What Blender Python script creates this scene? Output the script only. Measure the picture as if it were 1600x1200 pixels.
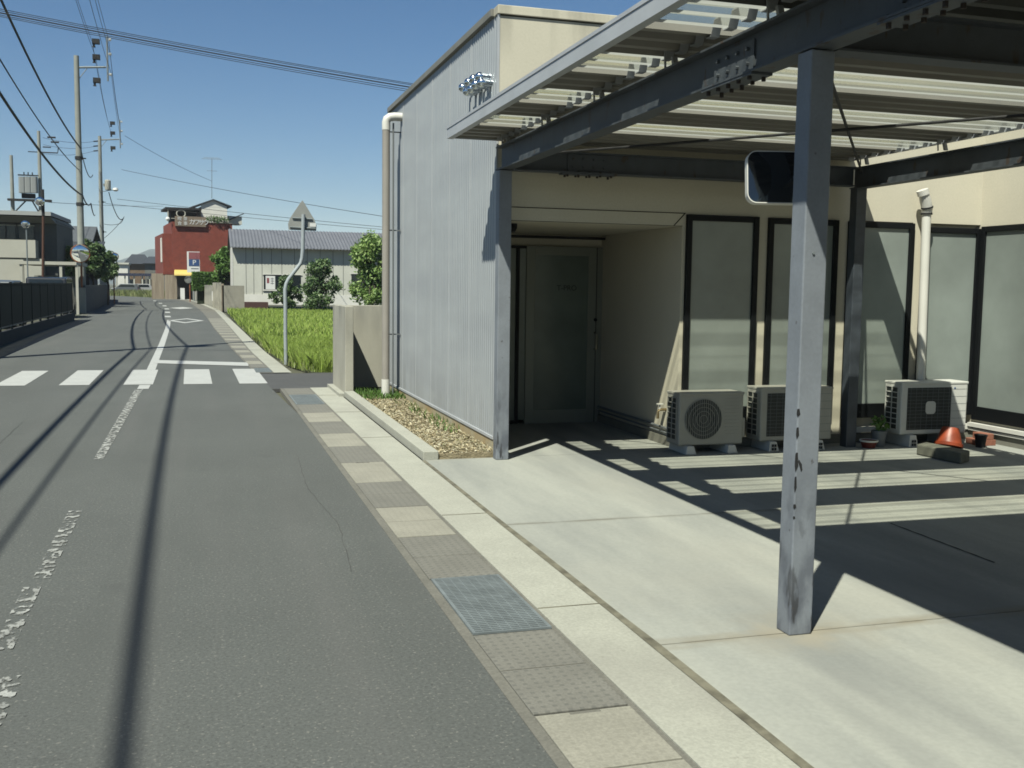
import bpy, bmesh, math, random
import numpy as np
from mathutils import Vector, Matrix
random.seed(7); rng = np.random.default_rng(7)
for o in list(bpy.data.objects): bpy.data.objects.remove(o)
scene = bpy.context.scene
R = math.radians

# ------------------------------------------------------------------ camera
EYE = Vector((0, 0, 1.55)); FPX = 1606.0
YAW, PITCH, ROLL = R(16.70), R(5.317), R(0.7506)
fwd = Vector((math.sin(YAW)*math.cos(PITCH), math.cos(YAW)*math.cos(PITCH), -math.sin(PITCH)))
rt0 = Vector((math.cos(YAW), -math.sin(YAW), 0)); up0 = rt0.cross(fwd)
rt = rt0*math.cos(ROLL) + up0*math.sin(ROLL); up = up0*math.cos(ROLL) - rt0*math.sin(ROLL)
cd = bpy.data.cameras.new('camera'); cam = bpy.data.objects.new('camera', cd); scene.collection.objects.link(cam)
cam.matrix_world = Matrix((( rt.x, up.x, -fwd.x, EYE.x), (rt.y, up.y, -fwd.y, EYE.y), (rt.z, up.z, -fwd.z, EYE.z), (0, 0, 0, 1)))
cd.sensor_width = 36; cd.lens = 36*FPX/1600; cd.clip_start = 0.05; cd.clip_end = 8000
scene.camera = cam
def ray(px, py): return fwd + rt*((px-800)/FPX) - up*((py-600)/FPX)
def G(px, py, z=0): d = ray(px, py); return EYE + d*((z-EYE.z)/d.z)      # point of a pixel at height z
def AY(px, py, Y): d = ray(px, py); return EYE + d*(Y/d.y)                # ... at distance Y
def AX(px, py, X): d = ray(px, py); return EYE + d*(X/d.x)

# ------------------------------------------------------------------ light
SUN_AZ = Vector((-0.667, -0.745)).normalized(); SUN_EL = R(56.0)
sun_dir = Vector((SUN_AZ.x*math.cos(SUN_EL), SUN_AZ.y*math.cos(SUN_EL), math.sin(SUN_EL)))
sl = bpy.data.lights.new('sun', 'SUN'); sl.energy = 5.0; sl.angle = R(0.53); sl.color = (0.985, 0.985, 0.86)
so = bpy.data.objects.new('sun', sl); scene.collection.objects.link(so)
so.rotation_euler = sun_dir.to_track_quat('Z', 'Y').to_euler(); so.location = (-20, -20, 30)
world = bpy.data.worlds.new('World'); scene.world = world; world.use_nodes = True
wn = world.node_tree; bg = wn.nodes['Background']
sky = wn.nodes.new('ShaderNodeTexSky'); sky.sky_type = 'NISHITA'; sky.sun_disc = False
sky.sun_elevation = SUN_EL; sky.sun_rotation = math.atan2(SUN_AZ.x, SUN_AZ.y)
sky.air_density = 0.9; sky.dust_density = 0.1; sky.ozone_density = 3.0
hs = wn.nodes.new('ShaderNodeHueSaturation'); hs.inputs['Saturation'].default_value = 1.28; hs.inputs['Value'].default_value = 0.88; wn.links.new(sky.outputs[0], hs.inputs['Color']); wn.links.new(hs.outputs[0], bg.inputs[0]); bg.inputs[1].default_value = 0.05
scene.view_settings.view_transform = 'Standard'; scene.view_settings.look = 'None'
scene.view_settings.exposure = 0.88; scene.view_settings.gamma = 1.0
scene.render.engine = 'CYCLES'; scene.cycles.filter_width = 1.7
scene.cycles.max_bounces = 8; scene.cycles.diffuse_bounces = 2; scene.cycles.transparent_max_bounces = 16

# ------------------------------------------------------------------ materials
MATS = {}; KA = 0.43      # overall reflectance level, set against the exposure
def mat(name, col, rough=0.8, metal=0.0, var=0.0, scale=3.0, bump=0.0, bscale=60.0, col2=None, stretch=None,
        fine=0.0, fscale=120.0, spec=0.5, contrast=(0.35, 0.65), dist=0.004, rot=0.0):
    """Principled material whose base colour wanders between col and col2 with noise, plus fine grain and bump."""
    if name in MATS: return MATS[name]
    if not metal > 0.8: col = tuple(c*KA for c in col); col2 = tuple(c*KA for c in col2) if col2 else None
    m = bpy.data.materials.new(name); m.use_nodes = True; MATS[name] = m
    n, l = m.node_tree.nodes, m.node_tree.links; p = n['Principled BSDF']
    p.inputs['Roughness'].default_value = rough; p.inputs['Metallic'].default_value = metal
    p.inputs['Specular IOR Level'].default_value = spec
    p.inputs['Base Color'].default_value = (*col, 1)
    geo = n.new('ShaderNodeNewGeometry'); mp = n.new('ShaderNodeMapping'); l.new(geo.outputs['Position'], mp.inputs[0])
    if stretch: mp.inputs['Scale'].default_value = stretch
    mp.inputs['Rotation'].default_value[2] = rot
    out = None
    if var or col2:
        t = n.new('ShaderNodeTexNoise'); t.inputs['Scale'].default_value = scale; t.inputs['Detail'].default_value = 6
        t.inputs['Roughness'].default_value = 0.6; l.new(mp.outputs[0], t.inputs[0])
        r = n.new('ShaderNodeValToRGB'); r.color_ramp.elements[0].position = contrast[0]; r.color_ramp.elements[1].position = contrast[1]
        c2 = col2 or tuple(c*(1-var) for c in col)
        r.color_ramp.elements[0].color = (*c2, 1); r.color_ramp.elements[1].color = (*col, 1)
        l.new(t.outputs[0], r.inputs[0]); out = r.outputs[0]
    if fine:
        t2 = n.new('ShaderNodeTexNoise'); t2.inputs['Scale'].default_value = fscale; t2.inputs['Detail'].default_value = 2
        l.new(geo.outputs['Position'], t2.inputs[0])
        mr = n.new('ShaderNodeMapRange'); mr.inputs[1].default_value = 0.3; mr.inputs[2].default_value = 0.7
        mr.inputs[3].default_value = 1-fine; mr.inputs[4].default_value = 1+fine; l.new(t2.outputs[0], mr.inputs[0])
        mx = n.new('ShaderNodeMix'); mx.data_type = 'RGBA'; mx.blend_type = 'MULTIPLY'; mx.inputs[0].default_value = 1
        if out: l.new(out, mx.inputs[6])
        else: mx.inputs[6].default_value = (*col, 1)
        l.new(mr.outputs[0], mx.inputs[7]); out = mx.outputs[2]
    if out: l.new(out, p.inputs['Base Color'])
    if bump:
        t3 = n.new('ShaderNodeTexNoise'); t3.inputs['Scale'].default_value = bscale; t3.inputs['Detail'].default_value = 4
        l.new(geo.outputs['Position'], t3.inputs[0])
        b = n.new('ShaderNodeBump'); b.inputs['Strength'].default_value = bump; b.inputs['Distance'].default_value = dist
        l.new(t3.outputs[0], b.inputs['Height']); l.new(b.outputs[0], p.inputs['Normal'])
    return m
def base_in(m):      # (node tree, links, principled, what feeds the base colour)
    n, l = m.node_tree.nodes, m.node_tree.links; p = n['Principled BSDF']; s = p.inputs['Base Color']
    return n, l, p, (s.links[0].from_socket if s.links else None)
def overlay(m, fac, col):   # mix colour over the base colour where fac
    n, l, p, src = base_in(m); mx = n.new('ShaderNodeMix'); mx.data_type = 'RGBA'
    l.new(fac, mx.inputs[0])
    if src: l.new(src, mx.inputs[6])
    else: mx.inputs[6].default_value = p.inputs['Base Color'].default_value
    mx.inputs[7].default_value = (*[c*KA for c in col], 1); l.new(mx.outputs[2], p.inputs['Base Color'])
def noise_fac(m, scale, lo, hi, stretch=(1, 1, 1), detail=4, rot=0, amt=1.0, off=(0, 0, 0)):
    n, l = m.node_tree.nodes, m.node_tree.links
    g = n.new('ShaderNodeNewGeometry'); mp = n.new('ShaderNodeMapping'); l.new(g.outputs['Position'], mp.inputs[0])
    mp.inputs['Scale'].default_value = stretch; mp.inputs['Rotation'].default_value[2] = rot; mp.inputs['Location'].default_value = off
    t = n.new('ShaderNodeTexNoise'); t.inputs['Scale'].default_value = scale; t.inputs['Detail'].default_value = detail
    l.new(mp.outputs[0], t.inputs[0])
    r = n.new('ShaderNodeMapRange'); r.inputs[1].default_value = lo; r.inputs[2].default_value = hi
    r.inputs[3].default_value = 0; r.inputs[4].default_value = amt; l.new(t.outputs[0], r.inputs[0]); return r.outputs[0]
def zramp(m, z0, z1, amt=1.0):    # 1 at height z0 falling to 0 at z1 (dirt splashed up a wall)
    n, l = m.node_tree.nodes, m.node_tree.links
    g = n.new('ShaderNodeNewGeometry'); s = n.new('ShaderNodeSeparateXYZ'); l.new(g.outputs['Position'], s.inputs[0])
    r = n.new('ShaderNodeMapRange'); r.inputs[1].default_value = z0; r.inputs[2].default_value = z1
    r.inputs[3].default_value = amt; r.inputs[4].default_value = 0; l.new(s.outputs[2], r.inputs[0]); return r.outputs[0]
def mul(m, a, b):
    x = m.node_tree.nodes.new('ShaderNodeMath'); x.operation = 'MULTIPLY'
    m.node_tree.links.new(a, x.inputs[0]); m.node_tree.links.new(b, x.inputs[1]); return x.outputs[0]

asphalt = mat('asphalt', (0.158, 0.168, 0.157), 0.88, var=0.20, scale=0.45, fine=0.24, fscale=70, bump=0.5, bscale=90, contrast=(0.3, 0.7))
overlay(asphalt, noise_fac(asphalt, 60, 0.64, 0.72, amt=0.7, detail=1), (0.36, 0.35, 0.31))
overlay(asphalt, noise_fac(asphalt, 9, 0.35, 0.7, amt=0.35), (0.13, 0.14, 0.13))
overlay(asphalt, noise_fac(asphalt, 2.2, 0.66, 0.70, amt=0.35, off=(3, 3, 0)), (0.10, 0.105, 0.10))
overlay(asphalt, noise_fac(asphalt, 75, 0.66, 0.74, amt=0.7, detail=1, off=(9, 3, 1)), (0.06, 0.06, 0.06))
overlay(asphalt, noise_fac(asphalt, 1.0, 0.5, 0.75, stretch=(2.2, 0.12, 1), amt=0.35, off=(4, 0, 0)), (0.20, 0.195, 0.185))
overlay(asphalt, noise_fac(asphalt, 0.9, 0.52, 0.72, stretch=(1.5, 0.35, 1), amt=0.5, off=(1, 7, 0)), (0.115, 0.122, 0.112))
road_side = mat('road_side_asphalt', (0.125, 0.125, 0.122), 0.9, var=0.2, scale=1.3, fine=0.3, fscale=80, bump=0.4)
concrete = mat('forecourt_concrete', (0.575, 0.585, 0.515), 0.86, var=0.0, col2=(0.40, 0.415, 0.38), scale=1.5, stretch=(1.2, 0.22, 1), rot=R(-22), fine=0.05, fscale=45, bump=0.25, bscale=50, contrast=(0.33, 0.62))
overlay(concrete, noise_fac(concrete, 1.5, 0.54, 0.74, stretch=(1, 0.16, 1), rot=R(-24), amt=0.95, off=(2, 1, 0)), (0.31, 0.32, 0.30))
overlay(concrete, noise_fac(concrete, 22, 0.72, 0.78, amt=0.35), (0.22, 0.22, 0.2))
overlay(concrete, noise_fac(concrete, 0.55, 0.55, 0.7, amt=0.3, off=(7, 5, 0)), (0.58, 0.56, 0.47))
def near_line(m, axis, v, w, amt):     # 1 on the line axis = v, fading over w
    n, l = m.node_tree.nodes, m.node_tree.links
    g = n.new('ShaderNodeNewGeometry'); q = n.new('ShaderNodeSeparateXYZ'); l.new(g.outputs['Position'], q.inputs[0])
    a = n.new('ShaderNodeMath'); a.operation = 'SUBTRACT'; l.new(q.outputs[axis], a.inputs[0]); a.inputs[1].default_value = v
    b = n.new('ShaderNodeMath'); b.operation = 'ABSOLUTE'; l.new(a.outputs[0], b.inputs[0])
    c = n.new('ShaderNodeMapRange'); c.inputs[1].default_value = 0; c.inputs[2].default_value = w; c.inputs[3].default_value = amt; c.inputs[4].default_value = 0; l.new(b.outputs[0], c.inputs[0]); return c.outputs[0]
overlay(concrete, mul(concrete, near_line(concrete, 1, 3.99, 0.09, 1.0), noise_fac(concrete, 3, 0.35, 0.6, stretch=(1, 3, 1))), (0.38, 0.34, 0.25))
overlay(concrete, mul(concrete, mul(concrete, near_line(concrete, 1, 4.0, 0.34, 1.0), near_line(concrete, 0, 2.58, 0.45, 1.3)), noise_fac(concrete, 5, 0.3, 0.6)), (0.48, 0.44, 0.34))
overlay(concrete, mul(concrete, near_line(concrete, 1, 6.345, 0.05, 0.7), noise_fac(concrete, 3, 0.35, 0.6, stretch=(1, 3, 1))), (0.28, 0.26, 0.2))
kerbc = mat('kerb_concrete', (0.62, 0.62, 0.525), 0.88, var=0.10, scale=3, fine=0.10, fscale=70, bump=0.4, bscale=80)
overlay(kerbc, noise_fac(kerbc, 18, 0.66, 0.74, amt=0.3), (0.27, 0.25, 0.2))
overlay(kerbc, noise_fac(kerbc, 1.2, 0.52, 0.72, stretch=(1, 0.35, 1), amt=0.5), (0.36, 0.345, 0.30))
stripc = mat('drain_concrete', (0.27, 0.26, 0.22), 0.9, var=0.2, scale=4, fine=0.14, fscale=70, bump=0.4, bscale=80)
slab_light = mat('pale_slab', (0.49, 0.47, 0.385), 0.88, var=0.16, scale=3.5, fine=0.12, fscale=80, bump=0.3, bscale=60)
slab_dark = mat('grey_slab', (0.30, 0.29, 0.25), 0.88, var=0.15, scale=3.5, fine=0.12, fscale=80, bump=0.3, bscale=60)
def grid_dots(m, pitch, col, amt):
    n, l = m.node_tree.nodes, m.node_tree.links
    g = n.new('ShaderNodeNewGeometry'); s = n.new('ShaderNodeSeparateXYZ'); l.new(g.outputs['Position'], s.inputs[0])
    outs = []
    for i in (0, 1):
        a = n.new('ShaderNodeMath'); a.operation = 'MULTIPLY'; l.new(s.outputs[i], a.inputs[0]); a.inputs[1].default_value = 2*math.pi/pitch
        b = n.new('ShaderNodeMath'); b.operation = 'SINE'; l.new(a.outputs[0], b.inputs[0])
        c = n.new('ShaderNodeMapRange'); c.inputs[1].default_value = 0.0; c.inputs[2].default_value = 0.6; l.new(b.outputs[0], c.inputs[0]); outs.append(c.outputs[0])
    f = mul(m, outs[0], outs[1]); x = n.new('ShaderNodeMath'); x.operation = 'MULTIPLY'; x.inputs[1].default_value = amt; l.new(f, x.inputs[0])
    overlay(m, x.outputs[0], col)
grid_dots(slab_dark, 0.045, (0.17, 0.17, 0.15), 0.6)
grid_dots(slab_light, 0.045, (0.36, 0.345, 0.28), 0.5)
dark_gap = mat('dark_gap', (0.05, 0.05, 0.035), 0.95, var=0.4, scale=20)
joint_m = mat('joint_filler', (0.12, 0.11, 0.075), 0.95, col2=(0.30, 0.28, 0.2), scale=9, contrast=(0.4, 0.7), bump=0.4)
galv = mat('galvanised_steel', (0.36, 0.41, 0.42), 0.6, metal=0.15, var=0.25, scale=8)
paint_white = mat('road_paint', (0.74, 0.75, 0.72), 0.75, var=0.10, scale=3, fine=0.07, fscale=60)
overlay(paint_white, noise_fac(paint_white, 26, 0.62, 0.72, amt=0.55), (0.35, 0.35, 0.34))
def worn_paint(name, lo, hi, scale=14):
    m = mat(name, (0.66, 0.67, 0.63), 0.8, var=0.45, scale=9, fine=0.2, fscale=90)
    n, l, p, _ = base_in(m); f = noise_fac(m, scale, lo, hi, detail=5, stretch=(1, 0.6, 1))
    st = n.new('ShaderNodeBsdfTransparent'); mx = n.new('ShaderNodeMixShader'); l.new(f, mx.inputs[0]); l.new(st.outputs[0], mx.inputs[1]); l.new(p.outputs[0], mx.inputs[2])
    l.new(mx.outputs[0], n['Material Output'].inputs[0]); return m
worn = worn_paint('worn_road_paint', 0.45, 0.53, 20)
worn2 = worn_paint('worn_road_paint_near', 0.50, 0.57, 24)
very_worn = worn_paint('very_worn_road_paint', 0.60, 0.64, 22)
wall_beige = mat('beige_wall', (1.02, 0.95, 0.75), 0.85, var=0.07, scale=1.4, fine=0.035, fscale=50, bump=0.12, bscale=70, dist=0.003)
overlay(wall_beige, mul(wall_beige, noise_fac(wall_beige, 5, 0.45, 0.75, stretch=(1, 1, 0.12), amt=0.8), zramp(wall_beige, 4.1, 3.6)), (0.26, 0.245, 0.2))
plinth_m = mat('stained_plinth', (0.62, 0.56, 0.38), 0.9, col2=(0.58, 0.42, 0.20), scale=2.2, fine=0.08, bump=0.2, contrast=(0.35, 0.6))
clad = mat('grey_cladding', (0.68, 0.715, 0.735), 0.42, metal=0.25, var=0.09, scale=1.6, stretch=(1, 0.8, 2.2), contrast=(0.3, 0.7))
overlay(clad, noise_fac(clad, 2.5, 0.5, 0.8, stretch=(1, 3, 0.15), amt=0.35), (0.50, 0.54, 0.57))
overlay(clad, noise_fac(clad, 1.1, 0.42, 0.68, stretch=(1, 0.4, 2.4), amt=0.45, off=(0, 3, 1)), (0.52, 0.55, 0.585))  # soft horizontal bands: cloudy reflections put into the sheet colour
overlay(clad, mul(clad, zramp(clad, 0.17, 0.8, 0.6), noise_fac(clad, 3, 0.4, 0.7, stretch=(1, 1.5, 0.4))), (0.42, 0.43, 0.42))
capm = mat('parapet_metal', (0.36, 0.35, 0.30), 0.6, var=0.2, scale=5)
steel = mat('grey_steel_paint', (0.36, 0.395, 0.44), 0.55, var=0.16, scale=5, fine=0.05, fscale=60, bump=0.08, bscale=90)
overlay(steel, mul(steel, noise_fac(steel, 7, 0.42, 0.62, stretch=(1.6, 1.6, 0.7), amt=0.85), zramp(steel, 0.05, 1.0)), (0.13, 0.145, 0.18))
overlay(steel, mul(steel, noise_fac(steel, 15, 0.57, 0.63, stretch=(1, 1, 0.3)), zramp(steel, 0.0, 0.7)), (0.045, 0.045, 0.05))
overlay(steel, noise_fac(steel, 18, 0.70, 0.74, amt=0.7), (0.10, 0.085, 0.08))
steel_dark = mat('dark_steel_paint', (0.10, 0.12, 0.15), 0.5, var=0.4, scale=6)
beamp = mat('beam_paint', (0.13, 0.15, 0.175), 0.6, var=0.22, scale=6, fine=0.05)
overlay(beamp, noise_fac(beamp, 14, 0.62, 0.68, stretch=(1, 1, 0.4), amt=0.85), (0.10, 0.065, 0.045))
fasc = mat('fascia_metal', (0.80, 0.83, 0.86), 0.5, var=0.12, scale=3, metal=0.1)
deckm = mat('deck_metal', (0.42, 0.40, 0.35), 0.55, var=0.12, scale=2, metal=0.1)
black = mat('black_frame', (0.012, 0.014, 0.016), 0.5, spec=0.15)
black_matt = mat('black_matt', (0.015, 0.015, 0.016), 0.8)
rubber = mat('cable_black', (0.02, 0.02, 0.022), 0.7)
bolt_rust = mat('bolt_rust', (0.05, 0.035, 0.028), 0.9)
rusty = mat('rusty_steel', (0.16, 0.065, 0.035), 0.85, var=0.5, scale=20)
frost = mat('frosted_glass', (0.47, 0.53, 0.485), 0.18, var=0.35, scale=1.1, contrast=(0.3, 0.7), spec=0.5)
doorglass = mat('door_glass', (0.26, 0.32, 0.27), 0.22, spec=0.5, var=0.2, scale=2)
door_al = mat('door_aluminium', (0.40, 0.42, 0.35), 0.45, metal=0.3)
ac_white = mat('ac_casing', (0.62, 0.61, 0.53), 0.5, var=0.08, scale=6)
ac_white2 = mat('ac_casing_new', (1.0, 1.0, 0.92), 0.45, var=0.06, scale=6)
ac_dark = mat('ac_dark', (0.03, 0.04, 0.038), 0.6)
pvc_white = mat('white_plastic', (1.1, 1.08, 0.98), 0.45, var=0.06)
pvc_beige = mat('beige_pipe', (0.52, 0.48, 0.42), 0.5, var=0.1, scale=4)
chrome = mat('stainless', (0.55, 0.60, 0.64), 0.16, metal=1.0)
gravel_base = mat('garden_soil', (0.50, 0.42, 0.26), 0.95, col2=(0.32, 0.26, 0.15), scale=14, bump=0.8, bscale=60, dist=0.02)
litter_m = mat('litter_bits', (0.50, 0.42, 0.26), 0.9)
rawc = mat('raw_concrete', (0.68, 0.655, 0.54), 0.88, col2=(0.54, 0.52, 0.43), scale=1.6, stretch=(1, 1, 0.5), fine=0.08, bump=0.25, bscale=50, contrast=(0.3, 0.6))
overlay(rawc, mul(rawc, noise_fac(rawc, 4, 0.4, 0.7, stretch=(1, 1, 0.25), amt=0.7), zramp(rawc, 1.3, 0.7)), (0.22, 0.22, 0.2))
orange = mat('orange_plastic', (0.56, 0.10, 0.035), 0.45, var=0.1, scale=9)
brickm = mat('red_brick', (0.45, 0.17, 0.10), 0.9, var=0.2, scale=30, bump=0.3)
polem = mat('pole_concrete', (0.47, 0.49, 0.44), 0.85, var=0.15, scale=2)
polesteel = mat('sign_post_steel', (0.62, 0.68, 0.70), 0.45, metal=0.1, var=0.12)
signback = mat('sign_back', (0.60, 0.61, 0.56), 0.55, metal=0.3, var=0.1)
orange_pole = mat('orange_pole', (0.50, 0.16, 0.05), 0.6, var=0.2, scale=5)
mirrorm = mat('mirror_glass', (0.75, 0.78, 0.80), 0.04, metal=1.0)
mirror_dark = mat('mirror_plastic', (0.02, 0.025, 0.03), 0.05, metal=0.0, spec=1.0)
tile_red = mat('red_brick_tile', (0.36, 0.062, 0.030), 0.75, var=0.25, scale=2, fine=0.12, fscale=7)
roof_blue = mat('grey_roof_sheet', (0.245, 0.255, 0.29), 0.6, var=0.14, scale=0.8)
wall_grey = mat('grey_wall_sheet', (0.95, 0.95, 0.83), 0.8, var=0.12, scale=0.9)
wall_white = mat('white_wall', (1.2, 1.18, 1.08), 0.8, var=0.1, scale=1)
wall_cream = mat('cream_wall', (0.78, 0.76, 0.64), 0.85, var=0.12, scale=0.8)
rooftile = mat('dark_roof_tile', (0.075, 0.085, 0.10), 0.6, var=0.25, scale=3)
wood = mat('weathered_boards', (0.60, 0.50, 0.37), 0.9, col2=(0.40, 0.32, 0.23), scale=1.5, stretch=(3, 3, 0.3))
yellow = mat('yellow_awning', (1.1, 0.80, 0.2), 0.6, var=0.1)
dark_glass = mat('dark_glass', (0.025, 0.035, 0.04), 0.12)
car_paint = mat('car_paint_dark', (0.03, 0.035, 0.045), 0.25, metal=0.2)
car_silver = mat('car_paint_silver', (0.30, 0.32, 0.33), 0.3, metal=0.5)
tail_red = mat('tail_lamp', (0.45, 0.03, 0.03), 0.3)
bluep = mat('blue_panel', (0.05, 0.12, 0.32), 0.5); redp = mat('faded_red_panel', (0.42, 0.12, 0.13), 0.6, var=0.1)
whitep = mat('white_panel', (1.2, 1.2, 1.15), 0.5, var=0.05, scale=9); board_or = mat('brown_signboard', (0.36, 0.27, 0.19), 0.7, var=0.2, scale=3)
greym = mat('grey_plastic', (0.25, 0.27, 0.28), 0.5)
def leaf_mat(name, cols, rough=0.6, trans=0.25):
    m = bpy.data.materials.new(name); m.use_nodes = True; n, l = m.node_tree.nodes, m.node_tree.links; p = n['Principled BSDF']
    g = n.new('ShaderNodeNewGeometry'); r = n.new('ShaderNodeValToRGB'); e = r.color_ramp.elements
    for i, c in enumerate(cols):
        if i < 2: x = e[i]; x.position = i/(len(cols)-1)
        else: x = e.new(i/(len(cols)-1))
        x.color = (*[v*0.78 for v in c], 1)
    l.new(g.outputs['Random Per Island'], r.inputs[0]); l.new(r.outputs[0], p.inputs['Base Color'])
    p.inputs['Roughness'].default_value = rough
    t = n.new('ShaderNodeBsdfTranslucent'); l.new(r.outputs[0], t.inputs[0]); mx = n.new('ShaderNodeMixShader'); mx.inputs[0].default_value = trans
    l.new(p.outputs[0], mx.inputs[1]); l.new(t.outputs[0], mx.inputs[2]); l.new(mx.outputs[0], n['Material Output'].inputs[0]); return m
rice_m = leaf_mat('rice_leaves', [(0.30, 0.42, 0.07), (0.36, 0.50, 0.09), (0.42, 0.55, 0.12), (0.50, 0.58, 0.17)], trans=0.4)
bush_m = leaf_mat('dark_leaves', [(0.03, 0.075, 0.02), (0.07, 0.14, 0.04), (0.13, 0.20, 0.07), (0.20, 0.27, 0.12)])
tree_m = leaf_mat('green_leaves', [(0.07, 0.14, 0.03), (0.15, 0.26, 0.06), (0.25, 0.36, 0.10), (0.34, 0.44, 0.16)])
hedge_m = leaf_mat('hedge_leaves', [(0.06, 0.13, 0.02), (0.10, 0.20, 0.035), (0.14, 0.26, 0.05)])
verge_m = leaf_mat('verge_grass', [(0.13, 0.17, 0.05), (0.20, 0.24, 0.08), (0.30, 0.30, 0.13)])
litter_l = leaf_mat('dry_leaves', [(0.15, 0.12, 0.06), (0.28, 0.22, 0.12), (0.38, 0.32, 0.19), (0.46, 0.40, 0.26), (0.50, 0.46, 0.34), (0.17, 0.17, 0.07)], trans=0.0)
bark = mat('bark', (0.11, 0.085, 0.06), 0.9, var=0.3, scale=12)
# translucent polycarbonate: clear along the sun, milky at grazing angles
poly = bpy.data.materials.new('translucent_sheet'); poly.use_nodes = True
_n, _l = poly.node_tree.nodes, poly.node_tree.links; _n.remove(_n['Principled BSDF'])
_tr = _n.new('ShaderNodeBsdfTransparent'); _tr.inputs[0].default_value = (0.93, 0.93, 0.88, 1)
_tl = _n.new('ShaderNodeBsdfTranslucent'); _tl.inputs[0].default_value = (0.36, 0.37, 0.34, 1)
_df = _n.new('ShaderNodeBsdfDiffuse'); _df.inputs[0].default_value = (0.40, 0.40, 0.37, 1)
_a = _n.new('ShaderNodeMixShader'); _a.inputs[0].default_value = 0.45; _l.new(_tl.outputs[0], _a.inputs[1]); _l.new(_df.outputs[0], _a.inputs[2])
_lw = _n.new('ShaderNodeLayerWeight'); _lw.inputs[0].default_value = 0.5
_mr = _n.new('ShaderNodeMapRange'); _mr.inputs[1].default_value = 0.21; _mr.inputs[2].default_value = 0.50; _mr.inputs[3].default_value = 0.08; _mr.inputs[4].default_value = 0.93
_l.new(_lw.outputs['Facing'], _mr.inputs[0])
_b = _n.new('ShaderNodeMixShader'); _l.new(_mr.outputs[0], _b.inputs[0]); _l.new(_tr.outputs[0], _b.inputs[1]); _l.new(_a.outputs[0], _b.inputs[2])
_l.new(_b.outputs[0], _n['Material Output'].inputs[0])

# ------------------------------------------------------------------ object helpers
COL = scene.collection; WL = {}
def tag(o, label=None, cat=None, group=None, kind=None):
    if label: o['label'] = label
    if cat: o['category'] = cat
    if group: o['group'] = group
    if kind: o['kind'] = kind
    return o
def thing(name, loc, label, cat, group=None):
    o = bpy.data.objects.new(name, None); COL.objects.link(o); o.location = loc; o.empty_display_size = 0.2
    WL[o.name] = Vector(loc); return tag(o, label, cat, group)
class MB:
    def __init__(s): s.v = []; s.f = []
    def add(s, vs, fs):
        k = len(s.v); s.v += [tuple(v) for v in vs]; s.f += [tuple(i+k for i in f) for f in fs]; return s
    def box(s, x0, x1, y0, y1, z0, z1, M=None):
        vs = [Vector((x, y, z)) for z in (z0, z1) for y in (y0, y1) for x in (x0, x1)]
        if M: vs = [M @ v for v in vs]
        return s.add(vs, [(0, 2, 3, 1), (4, 5, 7, 6), (0, 1, 5, 4), (2, 6, 7, 3), (0, 4, 6, 2), (1, 3, 7, 5)])
    def quad(s, *p): return s.add(p, [tuple(range(len(p)))])
    def tube(s, pts, r, n=10, cap=True):
        pts = [Vector(p) for p in pts]; rs = r if isinstance(r, (list, tuple)) else [r]*len(pts); vs = []; fs = []
        t0 = (pts[1]-pts[0]).normalized(); a = t0.orthogonal().normalized()
        for i, p in enumerate(pts):
            t = (pts[min(i+1, len(pts)-1)]-pts[max(i-1, 0)]).normalized(); a = (a-t*a.dot(t)).normalized(); b = t.cross(a)
            for k in range(n): w = 2*math.pi*k/n; vs.append(p+(a*math.cos(w)+b*math.sin(w))*rs[i])
        for i in range(len(pts)-1):
            for k in range(n): fs.append((i*n+k, i*n+(k+1) % n, (i+1)*n+(k+1) % n, (i+1)*n+k))
        if cap: fs.append(tuple(range(n))[::-1]); fs.append(tuple((len(pts)-1)*n+k for k in range(n)))
        return s.add(vs, fs)
    def prism(s, poly, ext):      # closed outline (3-D points) extruded by vector
        n = len(poly); e = Vector(ext); vs = [Vector(p) for p in poly]+[Vector(p)+e for p in poly]
        return s.add(vs, [tuple(range(n))[::-1], tuple(range(n, 2*n))]+[(i, (i+1) % n, n+(i+1) % n, n+i) for i in range(n)])
    def lathe(s, prof, c, n=20, M=None):   # prof: (r, z)
        vs = []; fs = []
        for r, z in prof:
            for k in range(n):
                v = Vector((r*math.cos(2*math.pi*k/n), r*math.sin(2*math.pi*k/n), z)); v = M @ v if M else v; vs.append(v+Vector(c))
        for i in range(len(prof)-1):
            for k in range(n): fs.append((i*n+k, i*n+(k+1) % n, (i+1)*n+(k+1) % n, (i+1)*n+k))
        fs.append(tuple(range(n))[::-1]); fs.append(tuple((len(prof)-1)*n+k for k in range(n)))
        return s.add(vs, fs)
    def build(s, name, m, parent=None, smooth=False, bevel=0, label=None, cat=None, group=None, kind=None, org=None, recalc=True):
        me = bpy.data.meshes.new(name); V = np.array([tuple(v) for v in s.v], dtype=float)
        if parent is not None: base = WL[parent.name]
        elif kind: base = Vector((0, 0, 0))
        else:
            lo, hi = V.min(0), V.max(0); base = Vector(org) if org else Vector(((lo[0]+hi[0])/2, (lo[1]+hi[1])/2, lo[2]))
        me.from_pydata((V-np.array(base)).tolist(), [], s.f); me.update()
        if recalc:
            bm = bmesh.new(); bm.from_mesh(me); bmesh.ops.recalc_face_normals(bm, faces=bm.faces); bm.to_mesh(me); bm.free()
        me.materials.append(m); o = bpy.data.objects.new(name, me); COL.objects.link(o)
        if parent is not None: o.parent = parent; WL[o.name] = base
        else: o.location = base; WL[o.name] = Vector(base)
        if smooth:
            for p in me.polygons: p.use_smooth = True
            try: me.set_sharp_from_angle(angle=R(40))
            except Exception: pass
        if bevel:
            b = o.modifiers.new('bevel', 'BEVEL'); b.width = bevel; b.segments = 2; b.limit_method = 'ANGLE'
        return tag(o, label, cat, group, kind)
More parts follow.
